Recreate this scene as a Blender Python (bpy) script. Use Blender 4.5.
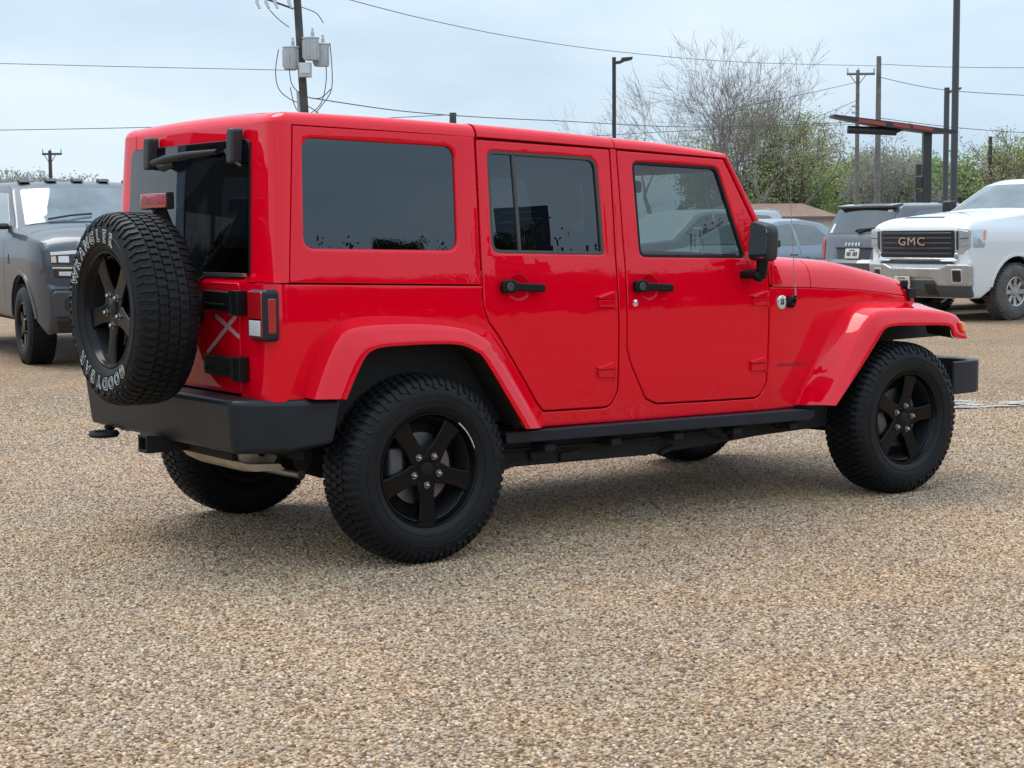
import bpy, bmesh, math, random
from mathutils import Vector, Matrix
scene = bpy.context.scene
for o in list(bpy.data.objects):
    bpy.data.objects.remove(o)
COL = scene.collection
RAD = math.radians
random.seed(7)

# ------------------------------------------------------------------ camera
cam_data = bpy.data.cameras.new('camera')
cam = bpy.data.objects.new('camera', cam_data)
COL.objects.link(cam)
_r = Vector((0.80432363, -0.59414587, -0.00736085))
_u = Vector((0.06003799, 0.0689392, 0.99581265))
_f = Vector((0.59115052, 0.80139757, -0.09112075))
M = Matrix.Identity(4)
for i in range(3):
    M[i][0], M[i][1], M[i][2] = _r[i], _u[i], -_f[i]
M[0][3], M[1][3], M[2][3] = -3.76672274, -6.57360874, 1.36732089
cam.matrix_world = M
cam_data.sensor_width = 36
cam_data.lens = 1673.3778 / 1024 * 36
cam_data.clip_start = 0.1
cam_data.clip_end = 3000
scene.camera = cam

# ------------------------------------------------------------------ sky and sun (overcast)
SUN_EL, SUN_AZ = 62, 345          # azimuth clockwise from +y
world = bpy.data.worlds.new('World')
scene.world = world
world.use_nodes = True
nt = world.node_tree
nt.nodes.clear()
out = nt.nodes.new('ShaderNodeOutputWorld')
bg = nt.nodes.new('ShaderNodeBackground')
sky = nt.nodes.new('ShaderNodeTexSky')
sky.sky_type = 'NISHITA'
sky.sun_disc = False
sky.sun_elevation = RAD(SUN_EL)
sky.sun_rotation = RAD(SUN_AZ)
sky.dust_density = 4.0
sky.air_density = 1.0
tc = nt.nodes.new('ShaderNodeTexCoord')
mp = nt.nodes.new('ShaderNodeMapping')
mp.inputs['Scale'].default_value = (1.0, 1.0, 3.0)
ns = nt.nodes.new('ShaderNodeTexNoise')
ns.inputs['Scale'].default_value = 3.2
ns.inputs['Detail'].default_value = 5
ns.inputs['Roughness'].default_value = 0.5
cr = nt.nodes.new('ShaderNodeValToRGB')
cr.color_ramp.elements[0].position = 0.36
cr.color_ramp.elements[0].color = (5.6, 7.3, 8.9, 1)
cr.color_ramp.elements[1].position = 0.64
cr.color_ramp.elements[1].color = (8.0, 9.3, 10.4, 1)
mixs = nt.nodes.new('ShaderNodeMix')
mixs.data_type = 'RGBA'
mixs.inputs['Factor'].default_value = 0.90
nt.links.new(tc.outputs['Generated'], mp.inputs['Vector'])
nt.links.new(mp.outputs['Vector'], ns.inputs['Vector'])
nt.links.new(ns.outputs['Fac'], cr.inputs['Fac'])
nt.links.new(sky.outputs['Color'], mixs.inputs['A'])
nt.links.new(cr.outputs['Color'], mixs.inputs['B'])
sep = nt.nodes.new('ShaderNodeSeparateXYZ')
nt.links.new(tc.outputs['Generated'], sep.inputs['Vector'])
zr_ = nt.nodes.new('ShaderNodeMapRange')
zr_.inputs['From Min'].default_value = 0.12; zr_.inputs['From Max'].default_value = 0.95
zr_.inputs['To Min'].default_value = 0.74; zr_.inputs['To Max'].default_value = 1.3
nt.links.new(sep.outputs['Z'], zr_.inputs['Value'])
yr_ = nt.nodes.new('ShaderNodeMapRange')
yr_.inputs['From Min'].default_value = -1; yr_.inputs['From Max'].default_value = 0.7
yr_.inputs['To Min'].default_value = 1.3; yr_.inputs['To Max'].default_value = 1.0
nt.links.new(sep.outputs['Y'], yr_.inputs['Value'])
mul = nt.nodes.new('ShaderNodeMath'); mul.operation = 'MULTIPLY'
nt.links.new(zr_.outputs['Result'], mul.inputs[0]); nt.links.new(yr_.outputs['Result'], mul.inputs[1])
vm = nt.nodes.new('ShaderNodeVectorMath'); vm.operation = 'SCALE'
nt.links.new(mixs.outputs['Result'], vm.inputs[0]); nt.links.new(mul.outputs['Value'], vm.inputs['Scale'])
nt.links.new(vm.outputs['Vector'], bg.inputs['Color'])
bg.inputs['Strength'].default_value = 0.1
nt.links.new(bg.outputs['Background'], out.inputs['Surface'])

sun_data = bpy.data.lights.new('sun', 'SUN')
sun_data.energy = 1.6
sun_data.angle = RAD(38)
sun_data.color = (1.0, 0.96, 0.9)
sun = bpy.data.objects.new('sun', sun_data)
COL.objects.link(sun)
_d = Vector((math.sin(RAD(SUN_AZ)) * math.cos(RAD(SUN_EL)), math.cos(RAD(SUN_AZ)) * math.cos(RAD(SUN_EL)), math.sin(RAD(SUN_EL))))
sun.rotation_euler = _d.to_track_quat('Z', 'Y').to_euler()

vs = scene.view_settings
vs.view_transform = 'Standard'
vs.look = 'None'
vs.exposure = 0.55
vs.gamma = 1.0
vs.use_curve_mapping = False
scene.cycles.use_denoising = True
scene.cycles.max_bounces = 10
scene.cycles.transparent_max_bounces = 16
scene.cycles.sample_clamp_indirect = 6

# ------------------------------------------------------------------ materials
def new_mat(name):
    m = bpy.data.materials.new(name)
    m.use_nodes = True
    return m, m.node_tree, m.node_tree.nodes['Principled BSDF']

def mat(name, col, rough=0.5, metal=0.0, coat=0.0, coat_rough=0.03, spec=0.5, noise=None, bump=None, emit=None):
    """noise=(scale, amount, rough_amount); bump=(scale, strength, distance)"""
    m, t, b = new_mat(name)
    b.inputs['Base Color'].default_value = (*col, 1)
    b.inputs['Roughness'].default_value = rough
    b.inputs['Metallic'].default_value = metal
    b.inputs['Coat Weight'].default_value = coat
    b.inputs['Coat Roughness'].default_value = coat_rough
    b.inputs['Specular IOR Level'].default_value = spec
    if noise or bump:
        c = t.nodes.new('ShaderNodeTexCoord')
    if noise:
        n = t.nodes.new('ShaderNodeTexNoise')
        n.inputs['Scale'].default_value = noise[0]
        n.inputs['Detail'].default_value = 6
        n.inputs['Roughness'].default_value = 0.65
        t.links.new(c.outputs['Object'], n.inputs['Vector'])
        r = t.nodes.new('ShaderNodeValToRGB')
        a = noise[1]
        r.color_ramp.elements[0].position = 0.3
        r.color_ramp.elements[1].position = 0.7
        r.color_ramp.elements[0].color = (*[max(0, v * (1 - a)) for v in col], 1)
        r.color_ramp.elements[1].color = (*[min(1, v * (1 + a)) for v in col], 1)
        t.links.new(n.outputs['Fac'], r.inputs['Fac'])
        t.links.new(r.outputs['Color'], b.inputs['Base Color'])
        if len(noise) > 2:
            mr = t.nodes.new('ShaderNodeMapRange')
            mr.inputs['To Min'].default_value = max(0.02, rough - noise[2])
            mr.inputs['To Max'].default_value = min(1, rough + noise[2])
            t.links.new(n.outputs['Fac'], mr.inputs['Value'])
            t.links.new(mr.outputs['Result'], b.inputs['Roughness'])
    if bump:
        n2 = t.nodes.new('ShaderNodeTexNoise')
        n2.inputs['Scale'].default_value = bump[0]
        n2.inputs['Detail'].default_value = 3
        t.links.new(c.outputs['Object'], n2.inputs['Vector'])
        bp = t.nodes.new('ShaderNodeBump')
        bp.inputs['Strength'].default_value = bump[1]
        bp.inputs['Distance'].default_value = bump[2]
        t.links.new(n2.outputs['Fac'], bp.inputs['Height'])
        t.links.new(bp.outputs['Normal'], b.inputs['Normal'])
    if emit:
        b.inputs['Emission Color'].default_value = (*emit[0], 1)
        b.inputs['Emission Strength'].default_value = emit[1]
    return m

def glass(name, tint, ior=1.7, rough=0.0, refl=(1, 1, 1)):
    m = bpy.data.materials.new(name)
    m.use_nodes = True
    t = m.node_tree
    t.nodes.clear()
    o = t.nodes.new('ShaderNodeOutputMaterial')
    g = t.nodes.new('ShaderNodeNewGeometry')
    mi = t.nodes.new('ShaderNodeMix')
    mi.data_type = 'FLOAT'
    mi.inputs['A'].default_value = ior
    mi.inputs['B'].default_value = 1 / ior
    t.links.new(g.outputs['Backfacing'], mi.inputs['Factor'])
    fr = t.nodes.new('ShaderNodeFresnel')
    t.links.new(mi.outputs['Result'], fr.inputs['IOR'])
    tr = t.nodes.new('ShaderNodeBsdfTransparent')
    tr.inputs['Color'].default_value = (*tint, 1)
    gl = t.nodes.new('ShaderNodeBsdfGlossy')
    gl.inputs['Color'].default_value = (*refl, 1)
    gl.inputs['Roughness'].default_value = rough
    ms = t.nodes.new('ShaderNodeMixShader')
    t.links.new(fr.outputs['Fac'], ms.inputs['Fac'])
    t.links.new(tr.outputs['BSDF'], ms.inputs[1])
    t.links.new(gl.outputs['BSDF'], ms.inputs[2])
    t.links.new(ms.outputs['Shader'], o.inputs['Surface'])
    return m

RED = mat('red_paint', (0.71, 0.0003, 0.014), 0.5, 0, 1.0, 0.012, 0.0)
RED.node_tree.nodes['Principled BSDF'].inputs['Coat IOR'].default_value = 1.44
PLASTIC = mat('black_plastic', (0.005, 0.0053, 0.006), 0.5, spec=.22, noise=(6, 0.25, 0.1), bump=(420, 0.12, 0.002))
BUMPER = mat('grey_black_plastic', (0.012, 0.0155, 0.021), 0.40, spec=.28, noise=(7, 0.22, 0.1), bump=(350, 0.12, 0.002))
RUBBER = mat('tyre_rubber', (0.0068, 0.0074, 0.0088), 0.52, spec=.22, noise=(14, 0.3, 0.1), bump=(160, 0.15, 0.003))
SEAL = mat('window_rubber', (0.010, 0.010, 0.011), 0.6, spec=.25)
SEALGREY = mat('window_trim_grey', (0.065, 0.060, 0.058), 0.5, spec=.3)
RIMBLK = mat('black_alloy', (0.003, 0.003, 0.0035), 0.20, 0.0, 0.0, 0.10, spec=.20)
DARK = mat('underbody_black', (0.004, 0.004, 0.004), 0.8, noise=(9, 0.4))
STEEL = mat('dull_steel', (0.34, 0.33, 0.31), 0.4, 0.9, noise=(12, 0.25))
TAN = mat('dusty_muffler_steel', (0.42, 0.35, 0.27), 0.5, 0.5, noise=(10, 0.3))
CHROME = mat('chrome', (0.8, 0.8, 0.8), 0.08, 1.0)
PRIV = glass('privacy_glass', (0.03, 0.036, 0.042), 1.80, 0, (.84, .93, 1))
CLEAR = glass('clear_glass', (0.40, 0.46, 0.445), 1.72)
REARG = glass('rear_tinted_glass', (0.16, 0.18, 0.20), 1.62)
HEADL = mat('headliner_grey', (0.42, 0.42, 0.43), 0.85)
SEATM = mat('seat_cloth', (0.03, 0.03, 0.033), 0.8, bump=(300, 0.2, 0.002))
LENSR = mat('red_lens', (0.35, 0.006, 0.012), 0.12, 0, 1.0, 0.02, bump=(60, 0.25, 0.004))
LENSW = mat('clear_lens', (0.55, 0.55, 0.55), 0.15, 0, 1.0, 0.02, bump=(90, 0.3, 0.004))
LENSO = mat('amber_lens', (0.75, 0.16, 0.02), 0.15, 0, 1.0, 0.02)
WHITE = mat('white_lettering', (0.50, 0.50, 0.49), 0.6)
GREYM = mat('mirror_shell_grey', (0.022, 0.024, 0.027), 0.45, spec=.35, bump=(400, 0.1, 0.002))
MIRRORG = mat('mirror_glass', (0.5, 0.52, 0.55), 0.02, 1.0)
DECAL = mat('silver_decal', (0.52, 0.30, 0.32), 0.35, 0.0)

# ------------------------------------------------------------------ geometry helpers
def lerp(a, b, t):
    return a + (b - a) * t

def interp(x, xs, ys):
    if x <= xs[0]: return ys[0]
    for i in range(1, len(xs)):
        if x <= xs[i]:
            return lerp(ys[i - 1], ys[i], (x - xs[i - 1]) / (xs[i] - xs[i - 1]))
    return ys[-1]

def hermite(x, xs, ys):
    """smooth (monotone-ish cubic) interpolation"""
    n = len(xs)
    if x <= xs[0]: return ys[0]
    if x >= xs[-1]: return ys[-1]
    i = 0
    while x > xs[i + 1]: i += 1
    def slope(k):
        if k == 0: return (ys[1] - ys[0]) / (xs[1] - xs[0])
        if k == n - 1: return (ys[-1] - ys[-2]) / (xs[-1] - xs[-2])
        a = (ys[k] - ys[k - 1]) / (xs[k] - xs[k - 1])
        b = (ys[k + 1] - ys[k]) / (xs[k + 1] - xs[k])
        return 0 if a * b <= 0 else 2 * a * b / (a + b)
    h = xs[i + 1] - xs[i]
    t = (x - xs[i]) / h
    m0, m1 = slope(i) * h, slope(i + 1) * h
    return (2*t**3 - 3*t**2 + 1) * ys[i] + (t**3 - 2*t**2 + t) * m0 + (-2*t**3 + 3*t**2) * ys[i + 1] + (t**3 - t**2) * m1

def catmull(pts, k):
    """resample a list of tuples with k subdivisions per span"""
    res = []
    n = len(pts)
    for i in range(n - 1):
        p0, p1, p2, p3 = pts[max(0, i - 1)], pts[i], pts[i + 1], pts[min(n - 1, i + 2)]
        for j in range(k):
            t = j / k
            res.append(tuple(0.5 * ((2*b) + (c - a)*t + (2*a - 5*b + 4*c - d)*t*t + (3*b - a - 3*c + d)*t**3)
                             for a, b, c, d in zip(p0, p1, p2, p3)))
    res.append(tuple(pts[-1]))
    return res

def rpoly(pts, seg=5):
    """2D polygon with rounded corners: pts = (a, b, radius)"""
    res = []
    n = len(pts)
    for i in range(n):
        p = Vector(pts[i][:2]); r = pts[i][2] if len(pts[i]) > 2 else 0
        if r <= 0:
            res.append(tuple(p)); continue
        a = (Vector(pts[i - 1][:2]) - p); b = (Vector(pts[(i + 1) % n][:2]) - p)
        la, lb = a.length, b.length
        a.normalize(); b.normalize()
        ang = a.angle(b)
        d = min(r / math.tan(ang / 2), la * 0.48, lb * 0.48)
        s, e = p + a * d, p + b * d
        for j in range(seg + 1):
            t = j / seg
            res.append(tuple(s * (1 - t) ** 2 + p * 2 * t * (1 - t) + e * t * t))
    return res

def area2(p):
    return sum(p[i - 1][0] * p[i][1] - p[i][0] * p[i - 1][1] for i in range(len(p))) / 2

def clean(p):
    q = []
    for a in p:
        if not q or (a[0] - q[-1][0]) ** 2 + (a[1] - q[-1][1]) ** 2 > 1e-8:
            q.append(a)
    if (q[0][0] - q[-1][0]) ** 2 + (q[0][1] - q[-1][1]) ** 2 < 1e-8: q.pop()
    return q

def inset(p, d):
    """offset a polygon inwards by d (ccw = inside on the left)"""
    n = len(p); s = 1 if area2(p) > 0 else -1
    res = []
    for i in range(n):
        a, b, c = Vector(p[i - 1]), Vector(p[i]), Vector(p[(i + 1) % n])
        e1 = (b - a).normalized(); e2 = (c - b).normalized()
        n1 = Vector((-e1.y, e1.x)) * s; n2 = Vector((-e2.y, e2.x)) * s
        k = max(0.35, 1 + n1.dot(n2))
        v = b + (n1 + n2) * (d / k)
        res.append((v.x, v.y))
    return res

class MB:
    def __init__(self):
        self.v = []; self.f = []
    def add(self, verts, faces):
        o = len(self.v)
        self.v += [tuple(x) for x in verts]
        self.f += [tuple(i + o for i in f) for f in faces]
        return self
    def box(self, c, s, rot=None):
        hx, hy, hz = s[0] / 2, s[1] / 2, s[2] / 2
        vs_ = [Vector((x, y, z)) for x in (-hx, hx) for y in (-hy, hy) for z in (-hz, hz)]
        if rot is not None:
            m = rot.to_matrix() if hasattr(rot, 'to_matrix') else rot
            vs_ = [m @ v for v in vs_]
        vs_ = [v + Vector(c) for v in vs_]
        return self.add(vs_, [(0, 1, 3, 2), (4, 6, 7, 5), (0, 4, 5, 1), (2, 3, 7, 6), (0, 2, 6, 4), (1, 5, 7, 3)])
    def grid(self, g, close_u=False, close_v=False, flip=False):
        nu, nv = len(g), len(g[0])
        vs_ = [p for row in g for p in row]
        fs = []
        for i in range(nu if close_u else nu - 1):
            for j in range(nv if close_v else nv - 1):
                a, b = i * nv + j, i * nv + (j + 1) % nv
                c, d = ((i + 1) % nu) * nv + (j + 1) % nv, ((i + 1) % nu) * nv + j
                fs.append((a, d, c, b) if flip else (a, b, c, d))
        return self.add(vs_, fs)
    def tube(self, pts, rad, n=8, cap=True):
        pts = [Vector(p) for p in pts]
        rs = rad if isinstance(rad, (list, tuple)) else [rad] * len(pts)
        rings = []
        up = Vector((0.13, 0.21, 0.97))
        prev = None
        for i, p in enumerate(pts):
            t = (pts[min(i + 1, len(pts) - 1)] - pts[max(i - 1, 0)]).normalized()
            if prev is None:
                a = t.cross(up if abs(t.dot(up)) < 0.95 else Vector((1, 0, 0))).normalized()
            else:
                a = (prev - t * prev.dot(t)).normalized()
            prev = a
            b = t.cross(a)
            rings.append([p + (a * math.cos(2 * math.pi * k / n) + b * math.sin(2 * math.pi * k / n)) * rs[i] for k in range(n)])
        o = len(self.v)
        self.grid(rings, close_v=True)
        if cap:
            self.f.append(tuple(o + k for k in range(n)))
            self.f.append(tuple(o + (len(pts) - 1) * n + k for k in reversed(range(n))))
        return self
    def lathe(self, prof, n=48, axis='y', c=(0, 0, 0), closed=False, a0=0, a1=2 * math.pi):
        """prof = (radius, offset along axis)"""
        full = abs(a1 - a0 - 2 * math.pi) < 1e-6
        rows = []
        for k in range(n if full else n + 1):
            a = a0 + (a1 - a0) * k / n
            row = []
            for r, h in prof:
                p = {'y': (r * math.cos(a), h, r * math.sin(a)), 'z': (r * math.cos(a), r * math.sin(a), h), 'x': (h, r * math.cos(a), r * math.sin(a))}[axis]
                row.append((p[0] + c[0], p[1] + c[1], p[2] + c[2]))
            rows.append(row)
        return self.grid(rows, close_u=full, close_v=closed)
    def prism(self, poly, fmap, d0, d1):
        """poly 2D, fmap(a,b,d) -> xyz"""
        n = len(poly)
        vs_ = [fmap(a, b, d0) for a, b in poly] + [fmap(a, b, d1) for a, b in poly]
        fs = [tuple(range(n)), tuple(reversed(range(n, 2 * n)))]
        fs += [(i, i + n, (i + 1) % n + n, (i + 1) % n) for i in range(n)]
        return self.add(vs_, fs)
    def panel(self, outline, fmap, holes=(), r=0.006, thick=0.025, step=(0.06, 0.06), hr=None, segs=3):
        """sheet with rounded edges over a curved surface; fmap(a, b, depth)"""
        outline = clean(outline)
        bm = bmesh.new()
        loops = [(outline, r, 1)] + [(clean(h), r if hr is None else hr, -1) for h in holes]
        edges = []
        for poly, rr, sg in loops:
            ks = [(rr * (1 - math.sin(a)), rr * (1 - math.cos(a))) for a in [math.pi / 2 * k / segs for k in range(segs + 1)]] if rr > 0 else [(0, 0)]
            ks = list(ks) + [(0, thick)]
            prev = None
            for q, (ins, dep) in enumerate(ks):
                pp = inset(poly, ins * sg) if ins else poly
                vv = [bm.verts.new((a, b, dep)) for a, b in pp]
                n = len(vv)
                if q == 0:
                    edges += [bm.edges.new((vv[i], vv[(i + 1) % n])) for i in range(n)]
                else:
                    for i in range(n):
                        bm.faces.new((prev[i], prev[(i + 1) % n], vv[(i + 1) % n], vv[i]))
                prev = vv
        bmesh.ops.triangle_fill(bm, use_beauty=True, use_dissolve=False, edges=edges)
        for ax in (0, 1):
            lo = min(v.co[ax] for v in bm.verts); hi = max(v.co[ax] for v in bm.verts)
            k = math.ceil(lo / step[ax]) * step[ax]
            no = Vector((1, 0, 0)) if ax == 0 else Vector((0, 1, 0))
            while k < hi:
                bmesh.ops.bisect_plane(bm, geom=bm.verts[:] + bm.edges[:] + bm.faces[:], dist=1e-5, plane_co=no * k, plane_no=no)
                k += step[ax]
        bmesh.ops.recalc_face_normals(bm, faces=bm.faces[:])
        bm.verts.index_update()
        vs_ = [fmap(v.co.x, v.co.y, v.co.z) for v in bm.verts]
        # orientation: the flat face must look towards decreasing depth
        fs = []
        flip = None
        for f in bm.faces:
            if all(abs(v.co.z) < 1e-7 for v in f.verts):
                vi = [v.index for v in f.verts]
                p = [Vector(vs_[i]) for i in vi]
                nrm = (p[1] - p[0]).cross(p[2] - p[0])
                if nrm.length < 1e-9: continue
                co = f.calc_center_median()
                dd = Vector(fmap(co.x, co.y, 0)) - Vector(fmap(co.x, co.y, 0.01))
                flip = nrm.dot(dd) < 0
                break
        for f in bm.faces:
            vi = [v.index for v in f.verts]
            fs.append(tuple(reversed(vi)) if flip else tuple(vi))
        bm.free()
        return self.add(vs_, fs)
    def build(self, name, m, parent=None, smooth=40, bevel=0, solid=0, recalc=False, wn=False, bseg=2):
        me = bpy.data.meshes.new(name)
        me.from_pydata(self.v, [], self.f)
        if recalc:
            b = bmesh.new(); b.from_mesh(me)
            bmesh.ops.remove_doubles(b, verts=b.verts[:], dist=1e-5)
            bmesh.ops.recalc_face_normals(b, faces=b.faces[:])
            b.to_mesh(me); b.free()
        me.materials.append(m)
        if smooth:
            for p in me.polygons: p.use_smooth = True
            me.set_sharp_from_angle(angle=RAD(smooth))
        o = bpy.data.objects.new(name, me)
        COL.objects.link(o)
        if parent is not None: o.parent = parent
        if solid:
            s = o.modifiers.new('solid', 'SOLIDIFY'); s.thickness = solid; s.offset = -1
        if bevel:
            b = o.modifiers.new('bevel', 'BEVEL'); b.width = bevel; b.segments = bseg; b.limit_method = 'ANGLE'; b.angle_limit = RAD(35)
            wn = True
        if wn:
            w = o.modifiers.new('wn', 'WEIGHTED_NORMAL'); w.keep_sharp = True
        return o

def thing(name, label, cat, loc=(0, 0, 0), rotz=0, group=None):
    o = bpy.data.objects.new(name, None)
    COL.objects.link(o)
    o.empty_display_size = 0.3
    o.location = loc
    o.rotation_euler = (0, 0, rotz)
    o['label'] = label; o['category'] = cat
    if group: o['group'] = group
    return o

def tag(o, label=None, cat=None, group=None, kind=None):
    if label: o['label'] = label
    if cat: o['category'] = cat
    if group: o['group'] = group
    if kind: o['kind'] = kind
    return o

def copy_tree(o, parent=None):
    c = o.copy()
    COL.objects.link(c)
    if parent is not None:
        c.parent = parent
    for ch in [x for x in bpy.data.objects if x.parent == o]:
        copy_tree(ch, c)
    return c

def text_mesh(body, size, depth=0.0, outline=0.0, bold=0.0, spacing=1.0):
    """returns (verts, faces) of lettering lying in the xy plane, centred"""
    cu = bpy.data.curves.new('lettering', 'FONT')
    cu.body = body; cu.size = size; cu.align_x = 'CENTER'; cu.align_y = 'CENTER'
    cu.space_character = spacing
    cu.resolution_u = 3
    if outline:
        cu.fill_mode = 'NONE'; cu.bevel_depth = outline; cu.bevel_resolution = 0; cu.offset = bold
    else:
        cu.extrude = depth; cu.offset = bold
    ob = bpy.data.objects.new('lettering', cu)
    COL.objects.link(ob)
    dg = bpy.context.evaluated_depsgraph_get()
    me = bpy.data.meshes.new_from_object(ob.evaluated_get(dg))
    vs_ = [tuple(v.co) for v in me.vertices]
    fs = [tuple(p.vertices) for p in me.polygons]
    bpy.data.objects.remove(ob); bpy.data.curves.remove(cu); bpy.data.meshes.remove(me)
    return vs_, fs

# ------------------------------------------------------------------ wheels of the red off-road wagon
TY = [(0, .386), (.045, .3855), (.08, .3825), (.100, .3765), (.114, .364), (.124, .345), (.131, .320), (.1325, .298), (.128, .270), (.119, .250), (.109, .238)]
_sl = [0]
for i in range(1, len(TY)):
    _sl.append(_sl[-1] + math.hypot(TY[i][0] - TY[i - 1][0], TY[i][1] - TY[i - 1][1]))
def ty_at(s, off=0.0):
    """point (radius, y) of the tyre profile at signed arc length s, lifted by off"""
    sg = 1 if s >= 0 else -1
    a = abs(s)
    y, r = hermite(a, _sl, [p[0] for p in TY]), hermite(a, _sl, [p[1] for p in TY])
    e = 0.002
    y2, r2 = hermite(a + e, _sl, [p[0] for p in TY]), hermite(a + e, _sl, [p[1] for p in TY])
    t = Vector((y2 - y, r2 - r))
    if t.length < 1e-9: t = Vector((0, -1))
    t.normalize()
    n = Vector((-t.y, t.x))
    return r + n.y * off, sg * (y + n.x * off)

def ty_block(mb, th, poly, h=0.0078, taper=0.86, n_s=3):
    """poly: list of (dtheta*R, s) of a tread block, star-shaped"""
    cx = sum(p[0] for p in poly) / len(poly); cs = sum(p[1] for p in poly) / len(poly)
    def pt(a, s, off):
        r, y = ty_at(s, off)
        return (r * math.cos(th + a / .386), y, r * math.sin(th + a / .386))
    n = len(poly)
    top = [pt(cx + (a - cx) * taper, cs + (s - cs) * (taper + .06), h) for a, s in poly]
    bot = [pt(a, s, -0.001) for a, s in poly]
    ctr = pt(cx, cs, h + 0.0008)
    vs_ = bot + top + [ctr]
    fs = [(i, (i + 1) % n, (i + 1) % n + n, i + n) for i in range(n)] + [(i + n, (i + 1) % n + n, 2 * n) for i in range(n)]
    mb.add(vs_, fs)

def tyre_mesh():
    mb = MB()
    prof = [ty_at(s) for s in [(_sl[-1] * k / 26) for k in range(-26, 27)]]
    prof = [(p[0], p[1]) for p in prof]
    mb.lathe(prof, n=96)
    # raised rings on the sidewall
    for sg in (-1, 1):
        for s0, hh in ((_sl[6] + .008, .0022), (_sl[8] + .002, .0025)):
            pr = [ty_at(sg * (s0 + d), h) for d, h in ((-.004, -.001), (-.002, hh), (.002, hh), (.004, -.001))]
            mb.lathe(pr, n=96)
    N = 70
    pitch = 2 * math.pi / N
    L = .386 * pitch
    rnd = random.Random(3)
    for k in range(N):
        th = k * pitch
        z = .5 if k % 2 else -.5
        # centre rows, interlocking zigzag blocks
        g = L * .40
        ty_block(mb, th, [(-g, -.016), (-g * .3, -.022), (g, -.017), (g * .8, .004), (g, .017), (-g * .2, .021), (-g, .014), (-g * .75, -.002)])
        for sg in (-1, 1):
            th2 = th + pitch * (.5 + .12 * sg)
            g2 = L * .41
            ty_block(mb, th2, [(-g2, sg * .027), (g2 * .4, sg * .024), (g2, sg * .030), (g2 * .85, sg * .046), (g2, sg * .058), (-g2 * .3, sg * .062), (-g2, sg * .056), (-g2 * .7, sg * .04)])
            # shoulder lugs, every second one reaches further down the sidewall
            th3 = th + pitch * .2 * sg
            e = _sl[5] + (.012 if k % 2 else -.004)
            g3 = L * .37
            ty_block(mb, th3, [(-g3, sg * .067), (g3, sg * .066), (g3 * 1.02, sg * .088), (g3 * .9, sg * .105), (g3 * .95, sg * (e - .006)), (g3 * .4, sg * e), (-g3 * .6, sg * e), (-g3 * .85, sg * (e - .008)), (-g3 * .8, sg * .104), (-g3 * 1.02, sg * .09)], taper=.86)
    return mb

LUG = mat('dark_chrome_nut', (.42, .42, .43), .16, 1.0)
def make_wheel(parent, loc, rotz=0.0, spin=0.0):
    w = MB()
    # barrel and brake disc (dark inside of the wheel)
    w.lathe([(.208, -.085), (.206, -.02), (.20, .06), (.215, .10), (.236, .104)], n=48)
    w.lathe([(.012, .02), (.155, .02), (.20, .03), (.205, .06)], n=40)
    wheel = w.build('wheel', DARK, parent, smooth=40)
    wheel.location = loc
    wheel.rotation_euler = (0, spin, rotz)
    wheel.rotation_mode = 'XYZ'
    bd_ = MB(); bd_.lathe([(.07, -.030), (.150, -.030), (.152, -.024), (.152, -.008), (.07, -.008)], n=40)
    bd_.build('brake_disc', mat('brake_steel', (.16, .16, .165), .38, .8, noise=(20, .3)), wheel)
    bc_ = MB(); bc_.box((-.125, -.025, .03), (.07, .06, .13))
    bc_.build('brake_caliper', mat('caliper_grey', (.09, .09, .095), .5, .3), wheel, bevel=.012)
    tyre_mesh().build('tyre', RUBBER, wheel, smooth=42)
    r = MB()
    r.lathe([(.237, -.100), (.2385, -.108), (.2365, -.1125), (.2300, -.1125), (.2265, -.108), (.2245, -.100), (.2205, -.096), (.2165, -.085), (.208, -.080)], n=72)
    for k in range(5):
        a = -math.pi / 2 + k * 2 * math.pi / 5
        ca, sa = math.cos(a), math.sin(a)
        def fm(u, v, d, ca=ca, sa=sa):
            y = -.083 - .010 * max(0, (u - .06) / .16) + d
            return (u * ca - v * sa, y, u * sa + v * ca)
        poly = rpoly([(.03, -.028), (.064, -.045), (.11, -.036), (.17, -.038), (.221, -.047), (.2225, 0), (.221, .047), (.17, .038), (.11, .036), (.064, .045), (.03, .028)])
        r.panel(poly, fm, r=.006, thick=.034, step=(.05, .08))
        # side pocket ridge of the spoke
        poly2 = [(.12, -.012), (.20, -.016), (.20, .016), (.12, .012)]
    r.lathe([(.001, -.0845), (.052, -.0845), (.060, -.080), (.062, -.05)], n=40)
    r.build('rim', RIMBLK, wheel, smooth=35, wn=True)
    c = MB()
    c.lathe([(.0005, -.0900), (.020, -.0895), (.029, -.087), (.031, -.080)], n=28)
    c.build('hub_cap', PLASTIC, wheel)
    first = None
    for k in range(5):
        a = -math.pi / 2 + k * 2 * math.pi / 5
        n = MB()
        n.lathe([(.0140, -.0852), (.0140, -.0865), (.0110, -.0865)], n=16)
        n.lathe([(.0100, -.084), (.0096, -.098), (.0065, -.102), (.0005, -.103)], n=6)
        nut = n.build('lug_nut', LUG, wheel, smooth=20)
        nut.location = (.0645 * math.cos(a), 0, .0645 * math.sin(a))
    return wheel

# ------------------------------------------------------------------ the red off-road wagon (front towards +x, its right side towards -y)
jeep = thing('off_road_wagon', 'red four-door off-road wagon with spare wheel on its tailgate, nearest vehicle', 'off-road wagon')

ZS = [.3, .50, .65, .8, .95, 1.06, 1.165, 1.27, 1.5, 1.75, 1.80]
WS = [.770, .778, .792, .799, .801, .799, .7935, .785, .7700, .752, .748]
def WX(x, z):
    return hermite(z, ZS, WS) - (max(0, x - 2.1) * .125 if x < 3.3 else .15)
def SD(s, off=0.0):
    return lambda x, z, d: (x, s * (WX(x, z) + off - d), z)

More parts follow.
